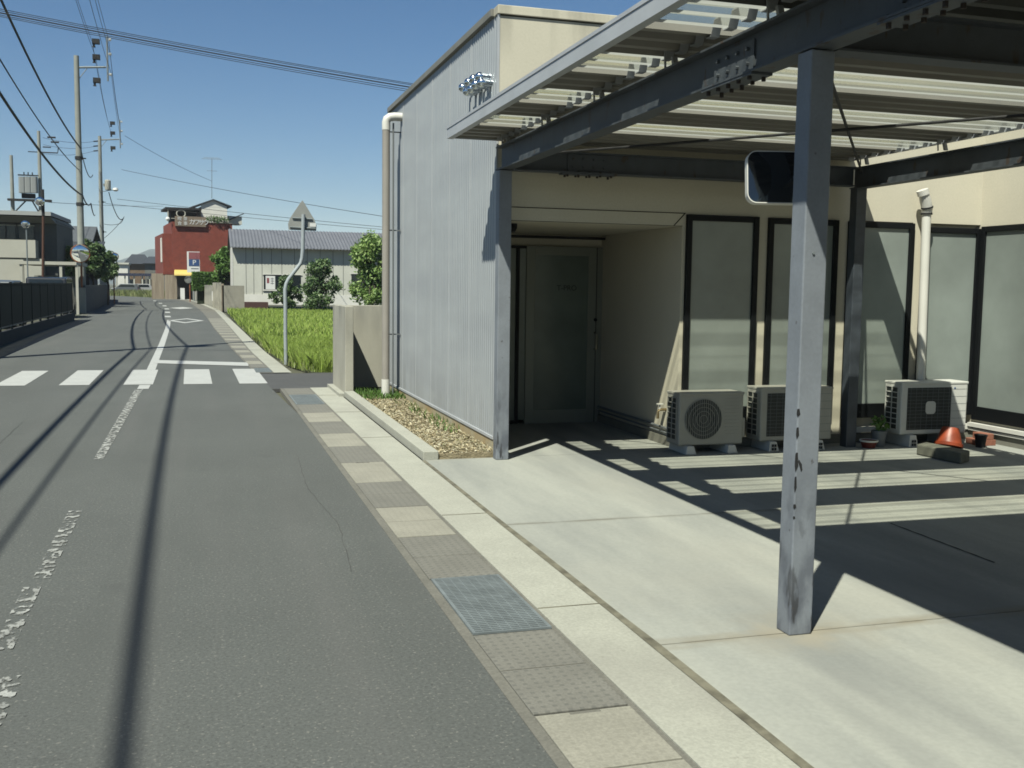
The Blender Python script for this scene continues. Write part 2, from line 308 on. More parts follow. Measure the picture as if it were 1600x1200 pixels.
def bx(name, b, m, parent=None, **k): return MB().box(*b).build(name, m, parent, **k)
def copy_tree(o, off, label=None, group=None):
    r = o.copy(); COL.objects.link(r); r.location = o.location+Vector(off); WL[r.name] = WL[o.name]+Vector(off)
    if label: r['label'] = label
    if group: r['group'] = group
    for ch in list(o.children):
        c = ch.copy(); COL.objects.link(c); c.parent = r; WL[c.name] = WL[r.name]
        for g in list(ch.children):
            d = g.copy(); COL.objects.link(d); d.parent = c; WL[d.name] = WL[r.name]
    return r
def interp(tab, y):
    for (y0, x0), (y1, x1) in zip(tab, tab[1:]):
        if y <= y1: return x0+(x1-x0)*(y-y0)/(y1-y0)
    return tab[-1][1]

# ------------------------------------------------------------------ ground, road, pavement
bx('ground', (-1500, 1500, -60, 3000, -0.30, -0.06), mat('far_ground', (0.16, 0.16, 0.10), 0.95, var=0.4, scale=0.05), kind='structure')
REDGE = [(-8, 1.10), (12, 1.10), (16, 0.95), (19, 0.84), (26, 0.62), (38, 0.32), (50, 0.13), (60, -0.08), (72, -0.45), (85, -0.95), (98, -1.65), (115, -3.2), (131, -8.8), (150, -17), (180, -30)]
LEDGE = [(-8, -3.55), (12, -3.7), (23, -4.0), (32, -4.5), (42, -4.85), (52, -5.3), (71, -6.3), (90, -7.4), (105, -8.5), (118, -11), (131, -16), (150, -25), (180, -40)]
ys = list(np.arange(-8, 30, 2))+list(np.arange(30, 181, 3))
mb = MB()
for a, b in zip(ys, ys[1:]):
    mb.quad((interp(LEDGE, a), a, 0), (interp(REDGE, a), a, 0), (interp(REDGE, b), b, 0), (interp(LEDGE, b), b, 0))
mb.build('road', asphalt, kind='structure', recalc=False)
# left verge with narrow concrete edging
mb = MB(); mb2 = MB()
for a, b in zip(ys, ys[1:]):
    la, lb = interp(LEDGE, a), interp(LEDGE, b)
    mb.quad((la-0.32, a, 0.004), (la, a, 0.004), (lb, b, 0.004), (lb-0.32, b, 0.004))
    mb2.quad((la-3.0, a, -0.004), (la-0.32, a, -0.004), (lb-0.32, b, -0.004), (lb-3.0, b, -0.004))
mb.build('road_edging', mat('left_edging', (0.26, 0.25, 0.19), 0.9, col2=(0.13, 0.13, 0.10), scale=2.5, bump=0.3), kind='structure', recalc=False)
mb2.build('verge', mat('left_verge', (0.15, 0.145, 0.11), 0.95, col2=(0.07, 0.085, 0.04), scale=1.5), kind='structure', recalc=False)
bx('parking_ground', (-60, -6.2, 10, 62, -0.05, -0.02), road_side, kind='structure')
bx('side_road', (0.90, 40, 15.75, 18.55, -0.05, -0.003), road_side, kind='structure')
# pavement on the right
bx('drain_strip', (1.08, 1.525, -6, 15.75, -0.05, 0.004), stripc, kind='structure')
bx('kerb_strip', (1.525, 1.845, -6, 15.75, -0.05, 0.010), kerbc, kind='structure')
# seams across the kerb strip
mb = MB()
for y in (0.5, 4.6, 6.7, 10.4, 12.6, 14.6): mb.box(1.527, 1.843, y, y+0.008, 0.0101, 0.0125)
mb.build('kerb_strip_joints', joint_m, kind='structure')
pts = [(-6, 1.845, 1.868), (2.9, 1.84, 1.865), (4.0, 1.842, 1.874), (4.4, 1.846, 1.868), (5.6, 1.843, 1.87), (6.3, 1.842, 1.864), (8.9, 1.845, 1.862)]
mb = MB()
for (y0, a0, b0), (y1, a1, b1) in zip(pts, pts[1:]): mb.quad((a0-.004, y0, 0.0135), (b0+.012, y0, 0.0135), (b1+.012, y1, 0.0135), (a1-.004, y1, 0.0135))
mb.build('forecourt_edge_joint', joint_m, kind='structure', recalc=False)
mb = MB()     # forecourt concrete, slabs split by joints
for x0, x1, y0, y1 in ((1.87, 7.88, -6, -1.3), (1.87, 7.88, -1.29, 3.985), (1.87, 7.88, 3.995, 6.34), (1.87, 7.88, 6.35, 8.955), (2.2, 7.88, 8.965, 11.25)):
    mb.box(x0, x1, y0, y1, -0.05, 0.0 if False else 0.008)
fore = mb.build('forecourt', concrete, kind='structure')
bx('forecourt_joints', (1.87, 7.88, -6, 9.0, -0.05, 0.003), mat('joint_bed', (0.20, 0.18, 0.12), 0.95, col2=(0.08, 0.08, 0.06), scale=3), kind='structure')  # dark brown bed showing in the joints between slabs
mb = MB()
p0, p1 = G(1390, 820), G(1553, 882)
for i in range(12):
    a = p0.lerp(p1, i/12); b = p0.lerp(p1, (i+1)/12); j = 0.006
    mb.quad((a.x, a.y, 0.0105), (b.x, b.y, 0.0105), (b.x+0.012+j*(i % 2), b.y+0.008, 0.0105), (a.x+0.012+j*((i+1) % 2), a.y+0.008, 0.0105))
mb.build('forecourt_crack', dark_gap, kind='structure', recalc=False)
# rust and dirt stain at the column foot lives in the joint: drain covers
def cover(y0, y1, m, label, group, notch=False, x0=1.125, x1=1.495):
    mb = MB()
    if notch: mb.box(x0, x1, y0, y1-0.018, 0.0045, 0.013).box(x0, x0+0.13, y1-0.0179, y1, 0.0045, 0.013).box(x0+0.25, x1, y1-0.0179, y1, 0.0045, 0.013)
    else: mb.box(x0, x1, y0, y1, 0.0045, 0.013)
    return mb.build('drain_cover', m, bevel=0.002, label=label, cat='drain cover', group=group)
GC = 'drain covers along the road edge'
lab = ['nearest', 'second', 'third', 'fourth', 'fifth', 'sixth', 'seventh', 'eighth', 'ninth', 'tenth', 'eleventh', 'twelfth']
pale = [(2.515, 2.955), (2.967, 3.405), (6.16, 6.575), (6.588, 7.02), (7.985, 8.44), (8.452, 8.91), (9.865, 10.295), (10.307, 10.74), (11.73, 12.14), (12.152, 12.57)]
dark = [(3.425, 3.855), (3.865, 4.295), (5.225, 5.66), (5.67, 6.14), (7.04, 7.50), (7.51, 7.97), (8.925, 9.38), (9.39, 9.85), (10.755, 11.22), (11.23, 11.715), (12.585, 13.04), (13.05, 13.48)]
for i, (a, b) in enumerate(pale):
    cover(a, b, slab_light, 'pale beige concrete drain cover, %s pale one counted from the bottom of the photo' % lab[i], GC, notch=(i in (1, 5)))
for i, (a, b) in enumerate(dark):
    cover(a, b, slab_dark, 'grey dimpled concrete drain cover, %s grey one counted from the bottom of the photo' % lab[i], GC)
def grate(y0, y1, label):
    t = thing('drain_grate', (1.31, (y0+y1)/2, 0.004), label, 'drain grate', 'steel drain grates in the road edge')
    bx('pit', (1.14, 1.49, y0+0.01, y1-0.01, 0.0042, 0.0055), dark_gap, t)
    mb = MB(); mb.box(1.13, 1.145, y0, y1, 0.0058, 0.016).box(1.485, 1.50, y0, y1, 0.0058, 0.016).box(1.1451, 1.4849, y0, y0+0.012, 0.0058, 0.0158).box(1.1451, 1.4849, y1-0.012, y1, 0.0058, 0.0158)
    mb.build('frame', galv, t)
    mb = MB(); y = y0+0.026
    while y < y1-0.02: mb.box(1.1452, 1.4848, y, y+0.011, 0.0062, 0.0152); y += 0.0245
    for x in np.arange(1.18, 1.48, 0.045): mb.box(x, x+0.007, y0+0.0121, y1-0.0121, 0.006, 0.0128)
    mb.build('bars', galv, t)
grate(4.32, 5.21, 'large grey steel drain grate near the grey post at the road edge')
grate(13.5, 14.7, 'small looking grey steel drain grate near the concrete wall before the side road')
bx('drain_bed_end', (1.13, 1.49, 14.72, 15.7, 0.0042, 0.009), slab_dark, label='plain grey drain cover at the corner of the side road', cat='drain cover', group=GC)
# far pavement: light kerb and covers following the bend
KR = [(18.58, 1.48), (24.8, 1.34), (40.4, 1.2), (52, 1.08), (64, 0.93), (80, 0.25), (98.5, -0.66), (125, -2.4)]
ys2 = [18.58]+list(np.arange(20, 118, 2.0))
mb = MB(); mb2 = MB()
for a, b in zip(ys2, ys2[1:]):
    ka, kb = interp(KR, a), interp(KR, b); ma, mbb = ka-0.31, kb-0.31
    ra, rb = interp(REDGE, a), interp(REDGE, b)
    mb.quad((ma, a, 0.010), (ka, a, 0.010), (kb, b, 0.010), (mbb, b, 0.010))
    mb2.quad((ra, a, 0.004), (ma, a, 0.004), (mbb, b, 0.004), (rb, b, 0.004))
mb.build('far_kerb_strip', kerbc, kind='structure', recalc=False); mb2.build('far_drain_strip', stripc, kind='structure', recalc=False)
y = 19.75; i = 0
while y < 48:
    L = 0.86; r0, r1 = interp(REDGE, y)+0.03, interp(REDGE, y+L)+0.03; k0, k1 = interp(KR, y)-0.34, interp(KR, y+L)-0.34
    mb = MB(); mb.prism([(r0, y, 0.0045), (k0, y, 0.0045), (k1, y+L, 0.0045), (r1, y+L, 0.0045)], (0, 0, 0.007))
    mb.build('drain_cover', slab_light if i % 2 else slab_dark, label='%s concrete drain cover in the row beyond the side road, beside the rice field' % ('pale' if i % 2 else 'grey'),
             cat='drain cover', group='pale far drain covers' if i % 2 else 'grey far drain covers')
    y += 0.9; i += 1
t = thing('drain_grate', (1.0, 19.15, 0.004), 'blue grey steel drain grate just beyond the side road by the sign post', 'drain grate', 'steel drain grates in the road edge')
mb = MB()
for k in range(26): mb.box(0.87, 1.15, 18.72+k*0.036, 18.74+k*0.036, 0.006, 0.012)
mb.build('bars', galv, t); bx('pit', (0.87, 1.15, 18.7, 19.66, 0.0045, 0.0055), dark_gap, t)

# ------------------------------------------------------------------ road markings
mb = MB()
for x in (-3.02, -2.12, -1.2, -0.32, 0.52):
    ya, yb = (16.65, 19.55)
    x1 = x+0.43; mb.quad((x, ya-x*0.05, 0.0045), (x1, ya-x1*0.05, 0.0045), (x1-0.035, yb, 0.0045), (x-0.035, yb+0.03, 0.0045))
mb.build('crosswalk_marking', paint_white, kind='structure', recalc=False)
CL = [(14.8, -0.875), (19.57, -0.93), (28, -1.05), (38, -1.23), (46.7, -1.45)]
mb = MB()
for (a, xa), (b, xb) in zip(CL[1:], CL[2:]): mb.quad((xa-0.075, a, 0.0045), (xa+0.075, a, 0.0045), (xb+0.075, b, 0.0045), (xb-0.075, b, 0.0045))
for a, b in ((16.0, 16.62),): mb.quad((-0.96, a, 0.0045), (-0.80, a, 0.0045), (-0.80, b, 0.0045), (-0.96, b, 0.0045))
for yy, xx, L in ((50.5, -1.6, 2.2), (58, -1.85, 2.4), (66, -2.15, 2.6), (75, -2.6, 3), (85, -3.25, 3), (97, -4.2, 3)):
    mb.quad((xx-0.13, yy, 0.0045), (xx+0.13, yy, 0.0045), (xx+0.02, yy+L, 0.0045), (xx-0.24, yy+L, 0.0045))
mb.build('centre_line', paint_white, kind='structure', recalc=False)
mb = MB()
mb.quad((-0.95, 9.6, 0.0045), (-0.87, 9.6, 0.0045), (-0.875, 15.95, 0.0045), (-0.985, 15.95, 0.0045)); mb.build('worn_centre_line', worn, kind='structure', recalc=False); mb = MB()
for a, b in ((5.75, 7.45), (4.65, 5.6)): mb.quad((-0.88, a, 0.0045), (-0.795, a, 0.0045), (-0.815, b, 0.0045), (-0.90, b, 0.0045))
for a, b, x0, x1 in ((3.2, 4.32, -1.06, -0.70),): mb.quad((x0, a, 0.0045), (x1, a, 0.0045), (x1, b, 0.0045), (x0, b, 0.0045))
mb.build('worn_centre_line', worn2, kind='structure', recalc=False)
mb = MB()
for x0, x1 in ((-2.6, -2.0), (-1.35, -1.05), (-2.75, -2.3)): mb.quad((x0, 14.35, 0.0045), (x1, 14.35, 0.0045), (x1, 14.47, 0.0045), (x0, 14.47, 0.0045))
mb.quad((0.62, 15.2, 0.0045), (1.0, 15.2, 0.0045), (1.0, 15.3, 0.0045), (0.62, 15.3, 0.0045))
mb.build('old_stop_line', very_worn, kind='structure', recalc=False)
mb = MB(); a, b = G(240, 563), G(388, 567); c, d = G(388, 572.5), G(240, 568)
mb.quad(*[(p.x, p.y, 0.0085) for p in (d, c, b, a)]); mb.build('stop_line', paint_white, kind='structure', recalc=False)
mb = MB()     # diamonds ahead of the crossing
for cy, px in ((45.9, 292), (70, 283)):
    cx = G(px, 498 if cy < 50 else 482).x; w, h, th = 0.75, 3.0, 0.17
    o4 = [(cx, cy-h), (cx+w, cy), (cx, cy+h), (cx-w, cy)]; i4 = [(cx, cy-h*(1-2*th)), (cx+w*(1-2*th), cy), (cx, cy+h*(1-2*th)), (cx-w*(1-2*th), cy)]
    if cy > 50: i4 = [(cx, cy-0.05), (cx+0.02, cy), (cx, cy+0.05), (cx-0.02, cy)]
    for k in range(4):
        q = (k+1) % 4; mb.quad((*o4[k], 0.0045), (*o4[q], 0.0045), (*i4[q], 0.0045), (*i4[k], 0.0045))
mb.build('diamond_marking', paint_white, kind='structure')

def seam(pts, w, m, name):
    mb = MB(); pr = random.Random(3); q = []
    for (a, b) in zip(pts, pts[1:]):
        n = max(2, int((Vector(b)-Vector(a)).length/0.12))
        q += [Vector((*a, 0)).lerp(Vector((*b, 0)), i/n)+Vector((pr.uniform(-.006, .006), 0, 0)) for i in range(n)]
    for a, b in zip(q, q[1:]):
        u = w*pr.uniform(0.4, 1.3); mb.quad((a.x, a.y, 0.0022), (a.x+u, a.y, 0.0022), (b.x+u, b.y, 0.0022), (b.x, b.y, 0.0022))
    mb.build(name, m, kind='structure', recalc=False)
crk = mat('asphalt_crack', (0.085, 0.085, 0.08), 0.95)
seam([(-2.2, 7), (-2.05, 8.2), (-2.12, 9.5), (-1.9, 10.6), (-1.95, 12.5)], 0.005, crk, 'road_crack')
seam([(0.75, 5.5), (0.82, 6.6), (0.74, 7.9), (0.8, 9.6)], 0.004, crk, 'road_crack')
# ------------------------------------------------------------------ main building
WX, WY, TOP = 2.57, 9.1, 4.07
B = thing('commercial_building', (5, 11, 0), 'beige flat roofed building with grey ribbed side wall behind the steel canopy', 'building')
mb = MB()
mb.box(WX, 4.42, WY, WY+0.10, 2.166, 3.98)                       # over the recess
mb.box(4.42, 4.456, WY, WY+0.1, 0.10, 3.98)
mb.box(4.456, 7.88, WY, WY+0.10, 2.28, 3.98)
mb.box(5.237, 5.344, WY, WY+0.1, 0.10, 2.28).box(6.138, 6.26, WY, WY+0.1, 0.1, 2.28).box(7.04, 7.15, WY, WY+0.1, 0.1, 2.28)
mb.box(4.456, 7.88, WY+0.06, WY+0.1, 0.10, 2.28)
mb.box(WX+0.02, 2.66, WY+0.10, 11.3, 0.15, 2.166)                # left jamb of the recess
mb.box(4.42, 4.52, WY+0.10, 11.3, 0.10, 2.166)                   # right side of the recess
mb.box(2.66, 4.42, 11.2, 11.3, 2.03, 2.166)
mb.box(WX+0.02, 4.52, WY+0.1, 11.4, 2.1665, 2.25)                # soffit
mb.box(7.88, 8.0, -4.0, WY-0.0, 0.16, 3.98)
mb.box(7.88, 8.0, WY, 9.3, 0.16, 3.98)
mb.box(WX+0.03, 16, 14.6, 14.7, 0, 3.98).box(WX+0.03, 16, WY+0.1, 14.6, 3.80, 3.9).box(8.0, 16, -4, 9.2, 3.8, 3.9)
mb.box(4.52, 16, 11.3, 11.4, 0, 3.8)
mb.build('wall', wall_beige, B)
mb = MB()
mb.box(WX-0.02, 7.9, WY-0.02, WY+0.13, 3.99, TOP); mb.box(7.86, 8.02, -4, WY-0.021, 3.99, TOP)
mb.build('parapet', wall_beige, B, bevel=0.006)
mb = MB(); mb.box(WX-0.045, WX+0.10, WY-0.02+0.151, 14.74, 4.0, TOP-0.003).build('side_coping', capm, B, bevel=0.004)
bx('parapet_groove', (WX+0.01, 7.88, WY-0.004, WY-0.0005, 3.978, 3.990), dark_gap, B)
mb = MB()    # header grooves over the entrance
mb.box(2.6, 4.45, WY-0.004, WY-0.0005, 2.286, 2.293)
mb.prism([(4.45, WY-0.004, 2.288), (4.44, WY-0.004, 2.294), (4.325, WY-0.004, 2.17), (4.333, WY-0.004, 2.166)], (0, 0.0035, 0)); mb.box(2.6, 4.42, WY-0.002, WY-0.0004, 2.166, 2.170)
mb.build('header_groove', dark_gap, B)
mb = MB(); mb.box(WX-0.012, WX+0.04, WY+0.03, 14.68, 0.0, 0.165).box(WX-0.012, WX+0.1, WY-0.012, WY+0.03, 0, 0.165)
mb.build('plinth', plinth_m, B)
mb = MB()    # plinth of the window wall, with the pale sill rail
mb.box(4.40, 7.88, WY-0.03, WY+0.05, 0.0, 0.10).box(4.395, 4.425, WY+0.05, 11.2, 0, 0.1).box(7.84, 7.90, -4, WY-0.03, 0, 0.10)
mb.build('wall_base', mat('wall_base_concrete', (0.34, 0.33, 0.27), 0.9, var=0.2, scale=5), B)
mb = MB(); mb.box(6.27, 7.85, WY-0.05, WY-0.001, 0.115, 0.17).box(7.815, 7.878, -4, WY-0.051, 0.11, 0.135).box(7.80, 7.878, -4, WY-0.051, 0.15, 0.19)
mb.build('sill_rail', pvc_white, B)
# ribbed side cladding
mb = MB(); prof = []; y = WY+0.012; k = 0; pitch = 0.075
while y < 14.68:
    prof += [(WX, y), (WX, y+0.030), (WX-0.011, y+0.040), (WX-0.011, y+0.065)]; y += pitch
prof.append((WX, min(y, 14.69)))
n = len(prof); vs = [(x, yy, 0.17) for x, yy in prof]+[(x, yy, 3.995) for x, yy in prof]
mb.add(vs, [(i, i+1, n+i+1, n+i) for i in range(n-1)]); mb.box(WX+0.001, WX+0.02, WY+0.012, 14.69, 0.17, 3.99)
mb.build('side_cladding', clad, B, recalc=False)
for i_ in range(1, 7):
    yy = WY+0.012+0.075*(12*i_)+0.0655; bx('cladding_seam', (WX-0.0145, WX-0.0112, yy-0.008, yy+0.0015, 0.176, 3.99), fasc, B)
mb = MB(); mb.box(WX-0.022, WX+0.03, WY+0.011, 14.71, 0.150, 0.176).box(WX-0.016, WX+0.002, WY-0.004, WY+0.0115, 0.176, 3.99)
mb.build('cladding_trim', fasc, B)
# entrance
D = MB(); D.box(3.50, 3.60, 11.15, 11.20, 0.008, 2.03).box(4.25, 4.42, 11.15, 11.20, 0.008, 2.03).box(3.60, 4.25, 11.15, 11.2, 1.93, 2.03).box(3.60, 4.25, 11.15, 11.2, 0.008, 0.16)
dr = D.build('entrance_door', door_al, B, bevel=0.003)
bx('door_glass', (3.60, 4.25, 11.165, 11.18, 0.16, 1.93), doorglass, dr)
bx('door_gap', (4.345, 4.352, 11.143, 11.1495, 0.01, 2.03), black, dr)
mb = MB(); mb.tube([(4.34, 11.15, 0.86), (4.34, 11.09, 0.87), (4.34, 11.085, 0.93), (4.34, 11.09, 1.04), (4.34, 11.15, 1.05)], 0.014, 8); mb.build('door_handle', mat('door_handle_brass', (0.62, 0.60, 0.48), 0.25, metal=0.7), dr, smooth=True)
mb = MB(); mb.lathe([(0.02, 0), (0.02, 0.015)], (4.34, 11.148, 1.2), 12, Matrix.Rotation(R(90), 4, 'X')); mb.build('door_lock', black, dr)
mb = MB(); mb.box(2.66, 3.50, 11.17, 11.185, 0.05, 2.0); sp = mb.build('side_light', doorglass, B)
mb = MB(); mb.box(3.38, 3.42, 11.15, 11.2, 0.008, 2.03).box(2.66, 3.4999, 11.155, 11.2, 2.0, 2.03).box(2.66, 3.38, 11.155, 11.2, 0.008, 0.05); mb.build('side_light_frame', black, sp)
bx('soffit_shadow_rail', (2.66, 4.419, 11.08, 11.12, 2.115, 2.145), black_matt, B)  # black bar: shadow line where soffit meets wall, put into its colour
mb = MB(); mb.lathe([(0.05, 0), (0.05, 0.04), (0.03, 0.08)], (2.83, 9.5, 2.165), 14, Matrix.Rotation(R(180), 4, 'X')); mb.build('soffit_lamp', black, B)
def text(s, size, name, m, loc, rot, parent=None, ext=0.002, align='CENTER'):
    cu = bpy.data.curves.new(name, 'FONT'); cu.body = s; cu.size = size; cu.extrude = ext; cu.align_x = align; cu.align_y = 'CENTER'
    tmp = bpy.data.objects.new(name+'_tmp', cu); COL.objects.link(tmp); dg = bpy.context.evaluated_depsgraph_get(); dg.update()
    me = bpy.data.meshes.new_from_object(tmp.evaluated_get(dg)); bpy.data.objects.remove(tmp)
    M = Matrix.Translation(loc) @ rot
    base = WL[parent.name]
    me.transform(Matrix.Translation(-base) @ M); me.materials.clear(); me.materials.append(m)
    o = bpy.data.objects.new(name, me); COL.objects.link(o); o.parent = parent; WL[o.name] = base; return o
RX = Matrix.Rotation(R(90), 4, 'X')
text('T-PRO', 0.085, 'door_lettering', black_matt, Vector((3.99, 11.163, 1.56)), RX, dr, 0.001)
# windows
def window(a0, a1, z0, z1, axis='Y', zb=0.265):
    mb = MB(); w = 0.058; wb = 0.145
    def bxx(u0, u1, d0, d1, c0, c1, M):
        if axis == 'Y': M.box(u0, u1, WY+d0, WY+d1, c0, c1)
        else: M.box(7.88+d0, 7.88+d1, u0, u1, c0, c1)
    bxx(a0, a0+w, -0.035, 0.05, zb, z1, mb); bxx(a1-w, a1, -0.035, 0.05, zb, z1, mb)
    bxx(a0+w, a1-w, -0.034, 0.05, z1-w, z1, mb); bxx(a0+w, a1-w, -0.034, 0.05, zb, zb+wb, mb)
    f = mb.build('window', black, B, bevel=0.004)
    mb = MB(); bxx(a0+w, a1-w, -0.012, 0.02, zb+wb, z1-w, mb); mb.build('pane', frost, f)
window(4.456, 5.237, .4, 2.28); window(5.344, 6.138, .4, 2.275); window(6.262, 7.04, .4, 2.27); window(7.15, 7.875, .4, 2.24)
for y1 in (9.05, 8.22, 7.39, 6.56): window(y1-0.80, y1, .4, 2.26, 'X', 0.22)
# wall panel joints on the right wing
bx('panel_joint', (7.876, 7.8795, 8.17, 8.176, 2.3, 3.97), joint_m, B)
# stainless vent hoods
M90 = Matrix.Rotation(R(-90), 4, 'Y')
for px, py in ((749.7, 120), (740, 123.7), (732.5, 128.7), (723.3, 137), (752.7, 129.3), (743.7, 132.5), (737, 139), (730, 143)):
    p = AX(px, py, WX-0.10)
    mb = MB(); mb.lathe([(0.036, -0.10), (0.036, -0.02), (0.044, -0.018), (0.044, 0.0), (0.038, 0.022), (0.024, 0.038), (0.006, 0.044)], p, 18, M90)
    mb.build('vent_hood', chrome, B, smooth=True)
    mb = MB(); mb.box(WX-0.04, WX-0.012, p.y-0.035, p.y+0.035, p.z-0.2-random.random()*0.16, p.z-0.05)
# downpipe
mb = MB(); mb.tube([(2.35, 13.80, 0.27), (2.35, 13.80, 3.72)], 0.052, 16); dp = mb.build('downpipe', pvc_beige, B, smooth=True)
mb = MB(); mb.tube([(2.35, 13.80, 0.0), (2.35, 13.80, 0.30)], 0.057, 16); mb.build('pipe_foot', pvc_white, dp, smooth=True)
mb = MB(); mb.tube([(2.35, 13.8, 3.62), (2.35, 13.8, 3.72), (2.36, 13.8, 3.76), (2.40, 13.8, 3.79), (2.46, 13.8, 3.80), (2.57, 13.8, 3.80)], 0.056, 16); mb.build('pipe_elbow', pvc_white, dp, smooth=True)
mb = MB(); mb.tube([(2.45, 13.82, 0.0), (2.45, 13.82, 3.72)], 0.012, 8)
for z in (0.9, 2.3, 3.6): mb.box(2.35, 2.56, 13.855, 13.865, z, z+0.015)
mb.build('pipe_bracket', greym, dp)

# ------------------------------------------------------------------ canopy
C = thing('steel_canopy', (4.4, 4, 0), 'grey steel carport canopy with ribbed roof and see-through strips over the forecourt', 'carport')
def hbeam(p0, p1, z0, z1, w, name):
    a, b = Vector(p0), Vector(p1); d = (b-a); L = d.length; ang = math.atan2(d.y, d.x); M = Matrix.Translation((a.x, a.y, 0)) @ Matrix.Rotation(ang, 4, 'Z')
    mb = MB(); t = 0.011; mb.box(0, L, -w/2, w/2, z0, z0+t, M).box(0, L, -w/2, w/2, z1-t, z1, M).box(0, L, -0.004, 0.004, z0+t, z1-t, M)
    return mb.build(name, beamp, C)
for x, y in ((2.56, 4.005), (2.56, 8.86), (6.20, 4.005), (6.20, 8.86), (2.56, -0.85), (6.20, -0.85), (2.56, -5.7), (6.20, -5.7)):
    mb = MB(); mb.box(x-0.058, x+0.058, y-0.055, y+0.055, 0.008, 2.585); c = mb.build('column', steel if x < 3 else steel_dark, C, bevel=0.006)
    if (x, y) == (2.56, 4.005):
        mb = MB(); yy = y-0.0555    # chipped paint along the front edge and a bolt
        for z, h, w_ in ((1.02, .035, .012), (0.93, .05, .010), (0.80, .085, .012), (0.70, .07, .008), (0.60, .02, .01), (0.55, .012, .007)):
            mb.prism([(x-0.0575, yy-0.0012, z-h/2), (x-0.0575+w_, yy-0.0012, z-h*.2), (x-0.0575+w_*.6, yy-0.0012, z+h/2), (x-0.0575, yy-0.0012, z+h*.5)], (0, 0.0016, 0))
            mb.prism([(x-0.0592, yy+0.0, z-h/2), (x-0.0592, yy+w_*.6, z-h*.2), (x-0.0592, yy+w_*.4, z+h*.4), (x-0.0592, yy, z+h*.5)], (0.0016, 0, 0))
        mb.prism([(x-0.046, yy-0.0012, 0.80), (x-0.030, yy-0.0012, 0.755), (x-0.024, yy-0.0012, 0.765), (x-0.028, yy-0.0012, 0.79), (x-0.044, yy-0.0012, 0.812)], (0, 0.0016, 0))
        mb.build('paint_chip', black_matt, c)
        mb = MB(); mb.lathe([(0.006, 0), (0.006, 0.005)], (x-0.012, yy, 1.72), 10, RX); mb.build('bolt', galv, c)
hbeam((2.56, -6.1), (2.56, 8.93), 2.59, 2.795, 0.12, 'main_beam')
hbeam((6.20, -6.1), (6.20, 8.93), 2.57, 2.775, 0.12, 'main_beam')
for y in (8.86, 4.005, -0.85): hbeam((2.63, y), (6.13, y), 2.588, 2.775, 0.12, 'cross_beam')
P_ = 0.185; DX0, DX1 = 2.12, 6.24
def deck(y0, y1, name, m, z=2.875, h=0.075, x0=DX0, x1=DX1, t=0):
    prof = []; n = int(round((y1-y0)/P_))
    for i in range(n):
        y = y0+i*P_; prof += [(y, z), (y+0.055, z), (y+0.085, z+h), (y+0.150, z+h)]
    prof.append((y0+n*P_, z)); k = len(prof)
    mb = MB(); mb.add([(x0, a, b) for a, b in prof]+[(x1, a, b) for a, b in prof], [(i, i+1, k+i+1, k+i) for i in range(k-1)])
    return mb.build(name, m, C, recalc=False)
clear = [(8.28-1.11*k-0.555, 8.28-1.11*k) for k in range(4)]
opaque = [(8.28, 9.02), (7.17, 7.725), (6.06, 6.615), (4.95, 5.505), (4.395-0.185*57, 4.395)]  # last run extended unseen behind the camera so the mirror reflects dark
for a, b in clear: deck(a, b, 'translucent_sheet', poly)
shaded_deck = mat('shaded_deck_metal', (0.13, 0.135, 0.125), 0.7, var=0.25, scale=1.5)  # darker copy of the deck metal: near roof's deep shade put into the colour
for a, b in opaque: deck(a, b, 'roof_sheet', deckm if a > 0 else shaded_deck)
bx('wall_flashing', (2.60, 6.24, 9.021, 9.095, 2.87, 2.96), deckm, C)
mb = MB(); mb.box(2.085, 2.112, -6.15, 9.06, 2.862, 2.965).box(2.1121, 2.14, -6.15, 9.06, 2.862, 2.868).box(2.08, 2.0849, -6.15, 9.065, 2.945, 2.967)
mb.box(2.1121, 2.165, -6.15, 9.06, 2.953, 2.957); mb.build('fascia', fasc, C)
mb = MB(); mb.box(2.113, 2.56, 9.022, 9.04, 2.865, 2.96).box(6.245, 6.26, -6.15, 9.095, 2.865, 2.96); mb.build('end_flashing', fasc, C)
# zigzag roof brackets on the beams
for bxx_ in (2.56, 6.20):
    mb = MB(); y = 9.02-0.185*81
    while y < 9.0:
        z = 2.862; q = [(y, z), (y+0.055, z), (y+0.085, z+0.075), (y+0.150, z+0.075), (y+0.185, z)]
        for (ya, za), (yb, zb) in zip(q, q[1:]):
            mb.add([(bxx_-0.025, ya, za), (bxx_+0.025, ya, za), (bxx_+0.025, yb, zb), (bxx_-0.025, yb, zb), (bxx_-0.025, ya, za+0.006), (bxx_+0.025, ya, za+0.006), (bxx_+0.025, yb, zb+0.006), (bxx_-0.025, yb, zb+0.006)],
                   [(0, 3, 2, 1), (4, 5, 6, 7), (0, 1, 5, 4), (2, 3, 7, 6), (0, 4, 7, 3), (1, 2, 6, 5)])
        y += 0.185
    mb.build('roof_bracket', fasc, C)
    y = 9.02-0.185*1.5; k_ = 0
    while y > -3:      # stub feet between the beam and the roof ribs
        mb = MB(); mb.prism([(bxx_-0.015, y-0.012, 2.794), (bxx_-0.015, y+0.012, 2.794), (bxx_-0.015, y+0.035, 2.862), (bxx_-0.015, y+0.011, 2.862)], (0.03, 0, 0)); mb.tube([(bxx_-0.04, y+0.05, 2.795), (bxx_-0.04, y+0.06, 2.90)], 0.007, 6); mb.build('bracket_foot', fasc, C); y -= 1.11
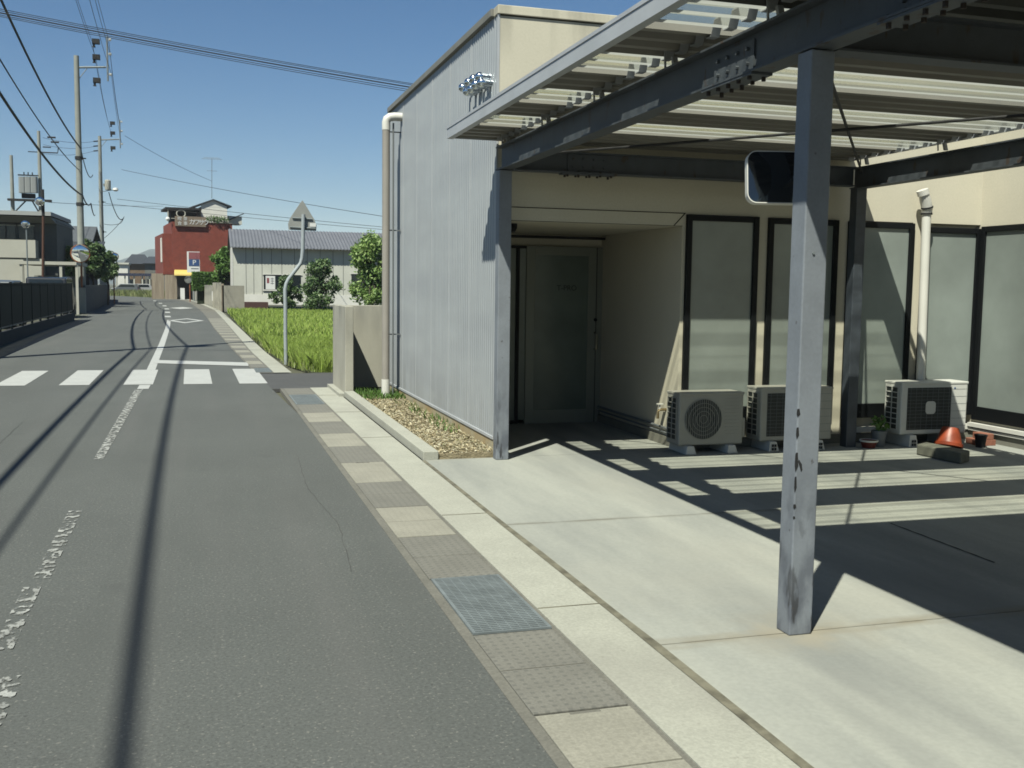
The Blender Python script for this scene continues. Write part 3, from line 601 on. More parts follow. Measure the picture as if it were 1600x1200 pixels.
# cross bracing rods
for a, b in (((2.60, 8.75, 2.70), (6.15, 4.10, 2.70)), ((2.60, 4.10, 2.715), (6.15, 8.75, 2.715)), ((2.6, -0.75, 2.7), (6.15, 3.9, 2.7)), ((2.6, 3.9, 2.715), (6.15, -0.75, 2.715))):
    MB().tube([a, b], 0.011, 8).build('brace_rod', rubber, C)
# splice plates with rusty bolts
def splice(c, along, n=5):
    mb = MB(); x, y, z = c
    if along == 'Y': mb.box(x-0.057, x+0.057, y-0.26, y+0.26, z-0.011, z-0.0005).box(x-0.014, x-0.0045, y-0.2, y+0.2, z+0.03, z+0.17)
    else: mb.box(x-0.26, x+0.26, y-0.057, y+0.057, z-0.011, z-0.0005).box(x-0.2, x+0.2, y-0.014, y-0.0045, z+0.03, z+0.17)
    pl = mb.build('splice_plate', beamp, C)
    for i in range(n):
        for s in (-0.038, 0.038):
            d = -0.21+0.42*i/(n-1); xx, yy = (x+s, y+d) if along == 'Y' else (x+d, y+s)
            MB().tube([(xx, yy, z-0.026-0.01*random.random()), (xx, yy, z+0.02)], 0.011, 6).build('splice_bolt', bolt_rust, pl)
    for i in range(4):
        for h in (0.06, 0.13):
            d = -0.15+0.1*i
            if along == 'Y': MB().tube([(x-0.030, y+d, z+h), (x-0.005, y+d, z+h)], 0.010, 6).build('splice_bolt', beamp, pl)
            else: MB().tube([(x+d, y-0.030, z+h), (x+d, y-0.005, z+h)], 0.010, 6).build('splice_bolt', beamp, pl)
splice((2.56, 4.72, 2.589), 'Y'); splice((3.35, 8.86, 2.587), 'X'); splice((2.56, 3.25, 2.589), 'Y')

# convex mirror hung behind the near column
def rrect(w, h, r, n=6):
    out = []
    for cx, cy, a0 in ((w/2-r, h/2-r, 0), (-w/2+r, h/2-r, 90), (-w/2+r, -h/2+r, 180), (w/2-r, -h/2+r, 270)):
        for k in range(n+1): a = R(a0+90*k/n); out.append((cx+r*math.cos(a), cy+r*math.sin(a)))
    return out
mc = AY(1232, 277, 4.25); MT = thing('convex_mirror', (mc.x, mc.y, mc.z-0.13), 'dark rounded rectangular traffic mirror with pale rim hung behind the near grey column', 'mirror')
Mm = Matrix.Translation(mc) @ Matrix.Rotation(R(-14), 4, 'Z') @ Matrix.Rotation(R(-9), 4, 'X')
mb = MB(); W_, H_ = 0.385, 0.245
o_ = rrect(W_, H_, 0.045); i_ = rrect(W_-0.008, H_-0.008, 0.042); k = len(o_)
vs = [Mm @ Vector((x, 0.0, y)) for x, y in o_]+[Mm @ Vector((x, 0.0, y)) for x, y in i_]+[Mm @ Vector((x, 0.04, y)) for x, y in o_]
mb.add(vs, [(j, (j+1) % k, k+(j+1) % k, k+j) for j in range(k)]+[(j, 2*k+j, 2*k+(j+1) % k, (j+1) % k) for j in range(k)]+[tuple(2*k+j for j in range(k))])
mb.build('rim', pvc_white, MT, recalc=True)
mb = MB(); rings = 8; vs = []
for rr in range(rings+1):
    f = rr/rings; vs += [Mm @ Vector((x*f, 0.002-0.013*(1-f*f), y*f)) for x, y in i_]
mb.add(vs, [(a*k+j, a*k+(j+1) % k, (a+1)*k+(j+1) % k, (a+1)*k+j) for a in range(rings) for j in range(k)])
mb.build('mirror_face', mirror_dark, MT, smooth=True)
mb = MB(); mb.tube([mc+Vector((0.04, 0.03, 0)), Vector((2.58, 4.07, mc.z))], 0.012, 8); mb.build('mirror_arm', greym, MT)

# ------------------------------------------------------------------ garden bed
bx('garden_soil', (2.0, 2.56, 8.95, 14.4, -0.05, 0.055), gravel_base, kind='structure')
mb = MB(); mb.prism([(1.86, 8.93, 0.0), (2.0, 8.93, 0), (2.0, 14.38, 0), (1.865, 14.38, 0)], (0, 0, 0.088)); mb.build('garden_kerb', kerbc, bevel=0.008, kind='structure')
def scatter_quads(N, area, z, size, tilt=0.6, keep=None, thick=0.0):
    x0, x1, y0, y1 = area; P = np.c_[rng.uniform(x0, x1, N), rng.uniform(y0, y1, N)]
    if keep is not None: P = P[keep(P)]
    N = len(P); s = rng.uniform(size[0], size[1], N); a = rng.uniform(0, 6.283, N)
    u = np.c_[np.cos(a), np.sin(a), rng.uniform(-tilt, tilt, N)]; v = np.c_[-np.sin(a), np.cos(a), rng.uniform(-tilt, tilt, N)]
    c = np.c_[P, z+rng.uniform(0, thick, N)]; u = u*s[:, None]; v = v*(s*rng.uniform(.4, .9, N))[:, None]
    V = np.stack([c-u-v, c+u-v*0.6, c+u*0.8+v, c-u*0.7+v], 1).reshape(-1, 3); F = np.arange(4*N).reshape(-1, 4)
    return V, F
def np_mesh(name, V, F, m, parent=None, **k):
    me = bpy.data.meshes.new(name); base = np.array(WL[parent.name]) if parent is not None else np.zeros(3)
    me.vertices.add(len(V)); me.vertices.foreach_set('co', (V-base).ravel()); n = F.shape[1]
    me.loops.add(F.size); me.loops.foreach_set('vertex_index', F.ravel().astype(np.int32))
    me.polygons.add(len(F)); me.polygons.foreach_set('loop_start', np.arange(0, F.size, n, dtype=np.int32)); me.update(calc_edges=True); me.validate()
    me.materials.append(m); o = bpy.data.objects.new(name, me); COL.objects.link(o)
    if parent is not None: o.parent = parent; WL[o.name] = Vector(base)
    return tag(o, k.get('label'), k.get('cat'), k.get('group'), k.get('kind'))
V, F = scatter_quads(9000, (2.0, 2.55, 8.97, 13.9), 0.058, (0.004, 0.015), 0.5, thick=0.015)
np_mesh('leaf_litter', V, F, litter_l, label='dry leaves and pale chippings covering the narrow garden bed', cat='leaf litter', kind='stuff')
def blades(N, area, z, h, w, m, name, keep=None, lean=0.35, zf=None, **k):
    x0, x1, y0, y1 = area; P = np.c_[rng.uniform(x0, x1, N), rng.uniform(y0, y1, N)]
    if keep is not None: P = P[keep(P)]
    N = len(P); hh = rng.uniform(h[0], h[1], N); ww = rng.uniform(w[0], w[1], N); a = rng.uniform(0, 6.283, N); b = rng.uniform(0, 6.283, N); L = rng.uniform(0, lean, N)*hh
    zz = np.full(N, z) if zf is None else zf(P); c = np.c_[P, zz]
    d = np.c_[np.cos(a), np.sin(a), np.zeros(N)]*ww[:, None]; e = np.c_[np.cos(b)*L, np.sin(b)*L, hh]
    mid = c+e*np.array([.35, .35, .6]); tip = c+e
    V = np.stack([c-d*.5, c+d*.5, mid+d*.45, tip, mid-d*.45], 1).reshape(-1, 3); F = np.arange(5*N).reshape(-1, 5)
    return np_mesh(name, V, F, m, **k)
blades(700, (2.01, 2.56, 13.4, 14.35), 0.05, (0.04, 0.11), (0.006, 0.014), hedge_m, 'weeds', lean=1.0, label='green weeds at the foot of the downpipe', cat='weeds', kind='stuff')
blades(9000, (2.02, 2.54, 9.0, 13.6), 0.055, (0.008, 0.03), (0.003, 0.006), litter_l, 'dead_grass', lean=2.6, label='dead grass stalks in the narrow garden bed', cat='dead grass', kind='stuff')
blades(130, (2.35, 2.56, 10.2, 13.0), 0.05, (0.04, 0.10), (0.006, 0.014), hedge_m, 'weeds', lean=1.0, label='sparse small weeds along the stained base of the ribbed wall', cat='weeds', kind='stuff')

# ------------------------------------------------------------------ concrete boundary wall
mb = MB()
mb.box(1.885, 2.0, 14.42, 15.86, 0.0, 1.27); mb.box(2.0, 12, 15.74, 15.86, 0.0, 1.262)
mb.build('concrete_wall', rawc, bevel=0.008, label='raw concrete boundary wall turning the corner beside the downpipe', cat='wall', org=(2, 15, 0))
mb = MB(); mb.box(1.80, 1.885, 14.4, 15.9, 0.0, 0.05); mb.build('wall_footing', kerbc, kind='structure')

# ------------------------------------------------------------------ air conditioners
def ac(x, y, w, h, z0, m, kind, label, rot=0):
    t = thing('air_conditioner', (x+w/2, y+0.14, 0.008), label, 'air conditioner', 'outdoor air conditioner units along the window wall')
    d = 0.27; mb = MB(); mb.box(x, x+w, y, y+d, z0, z0+h); cs = mb.build('casing', m, t, bevel=0.014)
    mb = MB(); mb.box(x-0.004, x+w+0.004, y-0.006, y+d+0.004, z0+h-0.022, z0+h+0.003); mb.build('top_panel', m, t, bevel=0.006)
    # left side louvre grid
    mb = MB(); mb.box(x-0.0015, x-0.0002, y+0.05, y+d-0.03, z0+0.05, z0+h-0.05); sl_ = mb.build('side_vent', ac_dark, t)
    mb = MB()
    for i in range(9): zz = z0+0.05+(h-0.1)*i/8; mb.box(x-0.009, x-0.002, y+0.05, y+d-0.03, zz-0.004, zz+0.004)
    for i in range(3): yy = y+0.05+(d-0.08)*i/2; mb.box(x-0.0095, x-0.0018, yy-0.004, yy+0.004, z0+0.05, z0+h-0.05)
    mb.build('vent_grid', m, sl_)
    if kind == 'round':
        cx, cz, r = x+w*0.375, z0+h*0.5, h*0.385
        mb = MB(); mb.lathe([(r, 0.0), (r, 0.004)], (cx, y-0.001, cz), 36, RX); fg = mb.build('fan_opening', ac_dark, t)
        mb = MB()
        for i in range(5): rr = r*(i+1)/5; mb.tube([(cx+rr*math.cos(R(a)), y-0.009, cz+rr*math.sin(R(a))) for a in range(0, 361, 12)], 0.0022, 5, cap=False)
        for i in range(-8, 9):
            xx = cx+i*r/8.5; hh = math.sqrt(max(r*r-(xx-cx)**2, 0)); mb.tube([(xx, y-0.011, cz-hh), (xx, y-0.011, cz+hh)], 0.0021, 5)
        mb.build('fan_grille', m, fg)
        mb = MB()
        for i in range(11): zz = z0+0.10+i*0.034; mb.box(x+w*0.70, x+w*0.95, y-0.004, y-0.0005, zz, zz+0.004)
        mb.build('front_ribs', m, t)
        mb = MB(); mb.box(x+w, x+w+0.035, y+0.02, y+d*0.8, z0+0.06, z0+h*0.5); mb.build('valve_cover', m, t, bevel=0.01)
    else:
        gx0, gx1, gz0, gz1 = x+w*0.09, x+w*0.75, z0+h*0.09, z0+h*0.90
        mb = MB(); mb.box(gx0, gx1, y-0.004, y-0.0005, gz0, gz1); fg = mb.build('fan_opening', ac_dark, t, bevel=0.004)
        mb = MB()
        for i in range(12): zz = gz0+(gz1-gz0)*(i+.5)/12; mb.box(gx0, gx1, y-0.011, y-0.008, zz-0.0012, zz+0.0012)
        for i in range(8): xx = gx0+(gx1-gx0)*(i+.5)/8; mb.box(xx-0.0012, xx+0.0012, y-0.0108, y-0.0082, gz0, gz1)
        mb.build('fan_grille', ac_dark if kind == 'dark' else greym, fg)
        cx, cz = (gx0+gx1)/2+0.01, (gz0+gz1)/2+0.01
        mb = MB(); mb.prism([(cx+a, y-0.0135, cz+b) for a, b in rrect(0.12, 0.13, 0.035)], (0, 0.003, 0)); mb.build('fan_badge', m, fg)
        mb = MB()
        for i in range(6): zz = z0+0.08+i*0.075; mb.box(x+w*0.76, x+w*0.985, y-0.0015, y-0.0003, zz, zz+0.003)
        mb.build('front_ribs', greym, t)
        mb = MB(); mb.lathe([(0.010, 0), (0.010, 0.003)], (x+w*0.80, y-0.0005, z0+h*0.88), 12, RX); mb.build('badge', bluep, t)
    for fx in (x+w*0.16, x+w*0.80):
        mb = MB(); b0, b1 = y-0.06, y+d+0.05
        mb.prism([(fx-0.055, b0, 0.008), (fx+0.055, b0, 0.008), (fx+0.036, b0+0.015, z0-0.001), (fx-0.036, b0+0.015, z0-0.001)], (0, b1-b0, 0))
        f = mb.build('foot', pvc_white, t, bevel=0.004)
        if kind != 'round':
            mb = MB()
            for i in (0, 1):
                for j in (0, 1): mb.box(fx-0.026+i*0.029, fx-0.004+i*0.029, b0-0.003, b0-0.0005, 0.018+j*0.034, 0.044+j*0.034)
            mb.build('foot_holes', black_matt, f)
    return t
ac(4.28, 8.77, 0.68, 0.50, 0.085, ac_white, 'round', 'beige outdoor air conditioner unit with round fan grille, nearest the entrance')
ac(5.15, 8.78, 0.80, 0.52, 0.10, ac_white, 'square', 'outdoor air conditioner unit half hidden behind the near grey column')
ac(6.72, 8.74, 0.80, 0.53, 0.125, ac_white2, 'square', 'white outdoor air conditioner unit with square black grille beside the orange pot')

# white duct on the wall
t = thing('duct_pipe', (7.11, 9.0, 0.6), 'white plastic duct standing on the wall above the square grilled air conditioner', 'pipe')
mb = MB(); mb.tube([(7.13, 8.98, 0.45), (7.10, 8.98, 2.36)], 0.045, 14).build('duct', pvc_white, t, smooth=True)
mb = MB(); mb.tube([(7.10, 8.98, 2.36), (7.095, 8.97, 2.42), (7.06, 8.96, 2.50), (7.03, 8.95, 2.56)], [0.052, 0.056, 0.056, 0.05], 14).build('elbow', pvc_white, t, smooth=True)
mb = MB(); mb.tube([(7.10, 8.98, 2.355), (7.10, 8.98, 2.375)], 0.058, 14).tube([(7.092, 8.965, 2.42), (7.088, 8.963, 2.435)], 0.060, 14).build('duct_collar', black_matt, t)
mb = MB(); mb.tube([(7.03, 8.95, 2.55), (7.01, 8.95, 2.60)], 0.06, 14).build('duct_cap', pvc_white, t, smooth=True)
# water tap and small wall pipes by the entrance
t = thing('water_tap', (4.30, 9.6, 0.1), 'small brass tap with white collar low on the entrance side wall', 'tap')
p = AX(1028, 640, 4.33); mb = MB(); mb.tube([(4.42, p.y, p.z), (4.35, p.y, p.z), (4.33, p.y, p.z-0.02), (4.33, p.y, p.z-0.09)], 0.014, 8).build('spout', mat('brass', (0.55, 0.42, 0.22), 0.35, metal=0.8), t, smooth=True)
mb = MB(); mb.tube([(4.35, p.y, p.z), (4.35, p.y, p.z+0.05)], 0.01, 8).box(4.32, 4.38, p.y-0.02, p.y+0.02, p.z+0.05, p.z+0.062).build('tap_handle', pvc_white, t)
t = thing('drain_pipes', (4.39, 10, 0.05), 'pair of thin grey pipes running low along the entrance side wall', 'pipes')
for z, r_ in ((0.19, 0.014), (0.145, 0.010)): MB().tube([(4.395, 11.18, z), (4.395, 10.2, z-0.005), (4.395, 9.12, z-0.01), (4.40, 9.03, z-0.01), (4.5, 9.02, z-0.01)], r_, 8).build('pipe', greym, t, smooth=True)
# long concrete block
mb = MB(); a, b = Vector((6.56, 8.26, 0)), Vector((6.60, 7.70, 0)); q = Vector((1.0, 0.55, 0))
mb.prism([a-q*0.02+Vector((0, 0, .008)), b-q*0.02+Vector((0, 0, .008)), b+q*0.17+Vector((0, 0, .008)), a+q*0.17+Vector((0, 0, .008))], (0, 0, 0.105))
mb.build('concrete_block', mat('old_block', (0.27, 0.27, 0.21), 0.95, var=0.3, scale=8, bump=0.5), bevel=0.014, label='long weathered concrete parking block lying before the orange pot', cat='concrete block')
# overturned orange pot
oc = G(1484, 702); Mo = Matrix.Rotation(R(12), 4, 'Y') @ Matrix.Rotation(R(-8), 4, 'X')
mb = MB(); mb.lathe([(0.135, 0.0), (0.138, 0.03), (0.125, 0.032), (0.085, 0.175), (0.08, 0.185), (0.03, 0.188)], (7.15, 8.54, 0.03), 20, Mo)
mb.build('plant_pot', orange, smooth=True, label='orange plastic pot turned upside down before the white air conditioner', cat='plant pot')
def pot(x, y, r, h, m, label, rim=None, soil=True):
    t = thing('plant_pot', (x, y, 0.008), label, 'plant pot')
    mb = MB(); mb.lathe([(r*0.72, 0.0), (r*0.97, h*0.86), (r*1.06, h*0.87), (r*1.06, h), (r*0.92, h), (r*0.88, h*0.88), (0.01, h*0.88)], (x, y, 0.008), 18).build('pot_body', m, t, smooth=True)
    if rim: MB().lathe([(r*1.07, h-0.012), (r*1.09, h+0.004), (r*0.95, h+0.004), (r*0.94, h-0.01)], (x, y, 0.008), 18).build('pot_rim', rim, t)
    return t
x_, y_ = 7.52, 8.52; pot(x_, y_, 0.06, 0.13, black_matt, 'small black plant pot to the right of the orange pot')
t = pot(6.52, 8.80, 0.075, 0.16, greym, 'grey plant pot with a small green plant left of the white air conditioner')
def leaves(N, c, rad, size, m, name, parent, shell=0.5, flat=0.5, **k):
    """N leaf quads spread through an ellipsoid (denser near its surface)"""
    d = rng.normal(size=(N, 3)); d /= np.linalg.norm(d, axis=1)[:, None]; r_ = rng.uniform(shell, 1, N)**0.8
    P = np.array(c)+d*r_[:, None]*np.array(rad)*(1+rng.normal(0, .06, (N, 1)))
    return P
def leaf_quads(P, size, m, name, parent, **k):
    N = len(P); s = rng.uniform(size*.6, size*1.3, N)[:, None]; u = rng.normal(size=(N, 3)); u /= np.linalg.norm(u, axis=1)[:, None]
    w = rng.normal(size=(N, 3)); v = np.cross(u, w); v /= np.linalg.norm(v, axis=1)[:, None]; v[:, 2] = v[:, 2]*0.7
    u = u*s; v = v*s*0.55; V = np.stack([P-u, P-v*1.0, P+u, P+v], 1).reshape(-1, 3)
    return np_mesh(name, V, np.arange(4*N).reshape(-1, 4), m, parent, **k)
P = leaves(60, (6.52, 8.80, 0.24), (0.09, 0.09, 0.08), .03, None, None, None, 0.2); leaf_quads(P, 0.035, hedge_m, 'leaves', t)
pot(6.36, 8.74, 0.085, 0.075, mat('dark_red_plastic', (0.22, 0.03, 0.02), 0.5), 'low dark red dish with white rim beside the rear column', rim=pvc_white)
for x, y, z, w, lb in ((7.66, 8.63, 0.008, 0, 'front red brick of the two lying on the ground by the right wall'), (7.68, 8.75, 0.008, 0, 'rear red brick of the two lying on the ground by the right wall'), (7.69, 8.68, 0.069, 1, 'red brick lying crosswise on top of the two other bricks')):
    mb = MB(); a_, b_ = (0.05, 0.095) if w else (0.105, 0.05); mb.box(x-a_, x+a_, y-b_, y+b_, z, z+0.06); mb.build('brick', brickm, bevel=0.004, label=lb, cat='brick', group='bricks by the right wall')

# ------------------------------------------------------------------ rice field beyond the side road
FX0 = [(18.6, 1.95), (20, 1.62), (24.8, 1.42), (40.4, 1.28), (60, 1.25)]
def zfld(P): return np.full(len(P), -0.02)
mb = MB(); mb.prism([(1.9, 18.56, -0.05), (30, 18.56, -0.05), (30, 62, -0.05), (1.2, 62, -0.05), (1.24, 40, -0.05), (1.42, 24.8, -0.05), (1.6, 20.5, -0.05)], (0, 0, 0.045)); mb.build('field_ground', mat('field_earth', (0.07, 0.085, 0.03), 0.95, var=0.4, scale=2), kind='structure')
def keepf(P):
    e = np.interp(P[:, 1], [a for a, _ in FX0], [b for _, b in FX0]); return P[:, 0] > e
def hz(P): return
blades(52000, (1.3, 4.6, 18.7, 26), -0.02, (0.26, 0.38), (0.006, 0.012), rice_m, 'rice_plants', keep=keepf, lean=0.7, label='bright green rice plants covering the near end of the field', cat='rice plants', kind='stuff')
blades(50000, (1.2, 11, 26, 60), -0.02, (0.16, 0.36), (0.018, 0.05), rice_m, 'rice_plants', keep=keepf, lean=0.6, label='bright green rice plants covering the far part of the field', cat='rice plants', kind='stuff')
blades(5000, (1.28, 2.3, 18.66, 60), -0.01, (0.08, 0.25), (0.006, 0.016), verge_m, 'verge_grass', keep=lambda P: (P[:, 0] > np.interp(P[:, 1], [18.6, 20, 24.8, 40.4, 60], [1.75, 1.50, 1.36, 1.22, 1.0])) & (P[:, 0] < np.interp(P[:, 1], [18.6, 20, 24.8, 40.4, 60], [2.2, 1.75, 1.6, 1.4, 1.3])), lean=1, label='short grass fringe between the kerb and the rice', cat='grass', kind='stuff')

# crooked sign post seen from behind
b0 = G(447, 569.5); SY = b0.y
t = thing('road_sign', b0, 'bent grey steel post carrying the grey back of a three-cornered road sign', 'road sign')
pp = [AY(x, y, SY) for x, y in ((447, 571), (446, 520), (446, 480), (445.5, 452), (447.5, 443), (451, 436), (465, 418), (470, 411), (472, 403), (473, 390), (474, 335))]
pp[0].z = 0
MB().tube(pp, 0.038, 12).build('post', polesteel, t, smooth=True)
pl = [AY(x, y, SY+0.06) for x, y in ((472.5, 313), (476, 318), (491, 343), (494.5, 352), (494, 361), (451, 359), (450, 350), (453, 341), (469, 317))]
MB().prism(pl, (0, -0.012, 0)).build('sign_plate', signback, t, bevel=0.002)
a, b = AY(457, 340.5, SY+0.035), AY(488, 342.5, SY+0.035); c_, d_ = AY(453, 355, SY+0.035), AY(493, 357, SY+0.035)
mb = MB(); mb.tube([a, b], 0.016, 6).tube([c_, d_], 0.016, 6); mb.build('sign_rail', galv, t)
s0 = AY(484, 348.5, SY+0.03); MB().box(s0.x, s0.x+0.12, s0.y, s0.y+0.005, s0.z-0.07, s0.z).build('sticker', whitep, t)
# the plate faces away: its brackets are on our side
# ------------------------------------------------------------------ trees
def tree(name, base, crown, m, label, cat='tree', group=None, lobes=14, N=2600, size=0.09, trunk=0.07, seed=1, low=0.0, cone=0.25):
    rs = random.Random(seed); t = thing(name, base, label, cat, group); bxv = Vector(base); cx, cz, rx, rz = crown   # crown centre height etc.
    c = bxv+Vector((cx, 0, cz)); mb = MB(); mb.tube([bxv, bxv+Vector((0.05, 0, cz*0.5)), c], [trunk, trunk*.8, trunk*.4], 8)
    cl = []
    for i in range(lobes):
        a = rs.uniform(0, 6.28); h = rs.uniform(-0.85+low, 0.9); rr = math.sqrt(max(0.05, 1-h*h))*rs.uniform(0.35, 1.0)*(1-cone*h)
        p = c+Vector((math.cos(a)*rr*rx, math.sin(a)*rr*rx, h*rz)); cl.append((p, rs.uniform(0.15, 0.30)))
        mb.tube([bxv+Vector((0, 0, cz*0.55)), (c+p)/2, p], [trunk*.45, trunk*.3, trunk*.12], 5)
    mb.build('trunk', bark, t)
    P = []
    for p, s_ in cl: P.append(leaves(N//lobes, p, (rx*s_*1.15, rx*s_*1.15, rz*s_*0.9), 0, None, None, None, 0.25))
    P.append(leaves(N//7, c, (rx*0.6, rx*0.6, rz*0.75), 0, None, None, None, 0.1))
    P = np.concatenate(P); P = P+rng.normal(0, 0.05*rx, P.shape); leaf_quads(P, size, m, 'crown', t); return t
def treepx(name, pxc, pytop, pybot, halfw, Y, m, label, **k):
    top = AY(pxc, pytop, Y); bot = AY(pxc, pybot, Y); w = halfw*Y/FPX; h = top.z-max(bot.z, 0.15)
    return tree(name, (top.x, Y, 0), (0, max(bot.z, .15)+h/2, w, h/2), m, label, **k)
treepx('bush', 500, 407, 482, 35, 58, bush_m, 'dark round tree in the middle before the grey shed', cat='tree', seed=3, N=5200, size=0.085, lobes=40, cone=0.45)
treepx('bush', 446, 432, 482, 20, 58.5, bush_m, 'dark bush before the poster window, smallest of the three by the shed', cat='bush', seed=4, N=2600, size=0.085, lobes=24, cone=0.5)
treepx('tree', 580, 368, 484, 38, 48, tree_m, 'light green leafy tree beside the downpipe, before the right end of the shed', cat='tree', seed=5, N=8000, size=0.085, lobes=44, trunk=0.1, cone=0.2)

# ------------------------------------------------------------------ grey shed with ribbed roof
SHY = 70; e0, e1 = AY(362, 386, SHY), AY(640, 397, SHY); rdg = AY(360, 358, SHY+4.0)
S = thing('shed_building', (e0.x+4, SHY+3, 0), 'low grey shed with ribbed grey blue roof behind the rice field', 'building')
xa, xb = AY(364, 400, SHY).x, e1.x+8; ez = e0.z; wy = SHY+0.42
mb = MB(); mb.box(xa+0.1, xb, wy, wy+0.15, 0.6, ez+0.05).prism([(xa, wy, 0.3), (xa, wy+7, 0.3), (xa, wy+7, ez+0.6), (xa, wy+3.6, rdg.z-0.05), (xa, wy, ez+0.05)], (0.1, 0, 0))
mb.build('wall', wall_grey, S)
mb = MB(); mb.box(xa-0.02, xb, wy-0.05, wy-0.001, 0.25, 0.93); mb.build('base_band', wall_white, S)
mb = MB(); mb.prism([(xa-0.015, wy-0.02, 0.62), (xa-0.015, wy+6.9, 0.62), (xa-0.015, wy+3.6, rdg.z-0.1), (xa-0.015, wy-0.02, ez)], (0.014, 0, 0)); mb.build('gable_cladding', wall_white, S)
mb = MB(); prof = []; x = e0.x-0.1; kk = 0
while x < xb+0.3: prof.append((x, 0.05 if kk % 2 else 0)); x += 0.11; kk += 1
k = len(prof); y0, y1, y2 = SHY-0.1, SHY+4.2, SHY+8.5
vs = [(x, y0, ez+h) for x, h in prof]+[(x, y1, rdg.z+h) for x, h in prof]+[(x, y2, ez+h) for x, h in prof]+[(x, y0, ez+h-0.06) for x, h in prof]
mb.add(vs, [(i, i+1, k+i+1, k+i) for i in range(k-1)]+[(k+i, k+i+1, 2*k+i+1, 2*k+i) for i in range(k-1)]+[(3*k+i, 3*k+i+1, i+1, i) for i in range(k-1)])
mb.build('roof', roof_blue, S, recalc=False)
def winpx(x0, x1, y0, y1, Y, name, parent, m=dark_glass, fm=wall_white, fr=0.08):
    a, b = AY(x0, y0, Y), AY(x1, y1, Y)
    w = MB().box(a.x, b.x, Y-0.03, Y-0.002, b.z, a.z).build(name, m, parent)
    mb = MB(); mb.box(a.x-fr, b.x+fr, Y-0.08, Y-0.031, b.z-fr, b.z).box(a.x-fr, b.x+fr, Y-0.06, Y-0.031, a.z, a.z+fr*.5); mx_ = (a.x+b.x)/2; mb.box(mx_-0.03, mx_+0.03, Y-0.05, Y-0.031, b.z, a.z); mb.build('window_frame', fm, w); return w
wa = winpx(412, 470, 429, 453, wy, 'window', S); winpx(549, 600, 428, 453, wy, 'window', S)
a, b = AY(415, 431, wy-0.04), AY(430, 452, wy-0.04); po = MB().box(a.x, b.x, wy-0.045, wy-0.032, b.z, a.z).build('poster', whitep, wa)
mb = MB(); h = a.z-b.z; w_ = b.x-a.x
mb.box(a.x+w_*.12, a.x+w_*.38, wy-0.049, wy-0.046, b.z+h*.45, a.z-h*.15); mb.build('poster_red_mark', redp, wa)
mb = MB()
for i in range(3): mb.box(a.x+w_*.52, a.x+w_*.88, wy-0.049, wy-0.046, b.z+h*(.42+.17*i), b.z+h*(.47+.17*i))
mb.box(a.x+w_*.66, a.x+w_*.72, wy-0.0505, wy-0.0492, b.z+h*.36, a.z-h*.12); mb.build('poster_text_mark', greym, wa)
mb = MB()
for px in (384, 396, 409, 424, 440, 460, 480, 500, 520, 536):
    p = AY(px, 420, wy); mb.box(p.x, p.x+0.03, wy-0.012, wy-0.001, 0.63, ez)
mb.build('wall_seams', mat('seam_grey', (0.26, 0.27, 0.25), 0.8), S)
bx('yard_step', (e0.x+0.6, e0.x+2.2, SHY-1.6, SHY-0.5, 0, 0.45), mat('dark_timber', (0.10, 0.04, 0.03), 0.8), S)

# garden wall of boards/blocks in front of the shed, hedge and sign
wl = thing('block_wall', (1.5, 66, 0), 'weathered beige board wall with a corner return left of the rice field', 'wall')
p0, p1, p2 = G(382, 487), G(340, 484), G(338, 486)
mb = MB(); zt = 1.55
mb.box(1.02, 2.25, 61.6, 61.75, 0, zt-0.05)
mb.build('return_panel', mat('grey_boards', (0.52, 0.49, 0.40), 0.9, var=0.2, scale=2), wl)
mb = MB(); q0, q1 = Vector((1.0, 61.6, 0)), Vector((0.62, 73, 0)); n_ = Vector((0.11, 0, 0))
mb.prism([q0, q1, q1+n_, q0+n_], (0, 0, zt+0.05)); mb.build('front_panel', wood, wl)
mb = MB()
for i in range(5):
    f = (i+.3)/5; c = q0.lerp(q1, f); mb.box(c.x-0.10, c.x-0.001, c.y-0.12, c.y+0.12, 0, zt+0.12)
mb.build('wall_post', rawc, wl)
mb = MB(); q0, q1 = Vector((0.55, 73.5, 0)), Vector((-1.05, 108, 0)); mb.prism([q0, q1, q1+n_*2, q0+n_*2], (0, 0, 1.5)); mb.build('block_wall', rawc, label='low pale concrete block wall topped by the clipped hedge', cat='wall')
a = AY(331, 455, 72.5); b = AY(340, 470, 72.5); t = thing('notice_board', (a.x, 72.5, 0), 'small white notice board standing against the pale block wall', 'sign')
MB().box(a.x, b.x, 72.4, 72.44, b.z, a.z).build('board', whitep, t); mb = MB()
for i in range(4): mb.box(a.x+0.06, b.x-0.06, 72.392, 72.399, b.z+0.12+i*0.13, b.z+0.15+i*0.13)
mb.build('faint_lines', mat('faint_grey', (0.5, 0.5, 0.52), 0.8), t); MB().box(a.x+0.15, a.x+0.2, 72.41, 72.43, 0, b.z).build('leg', galv, t)
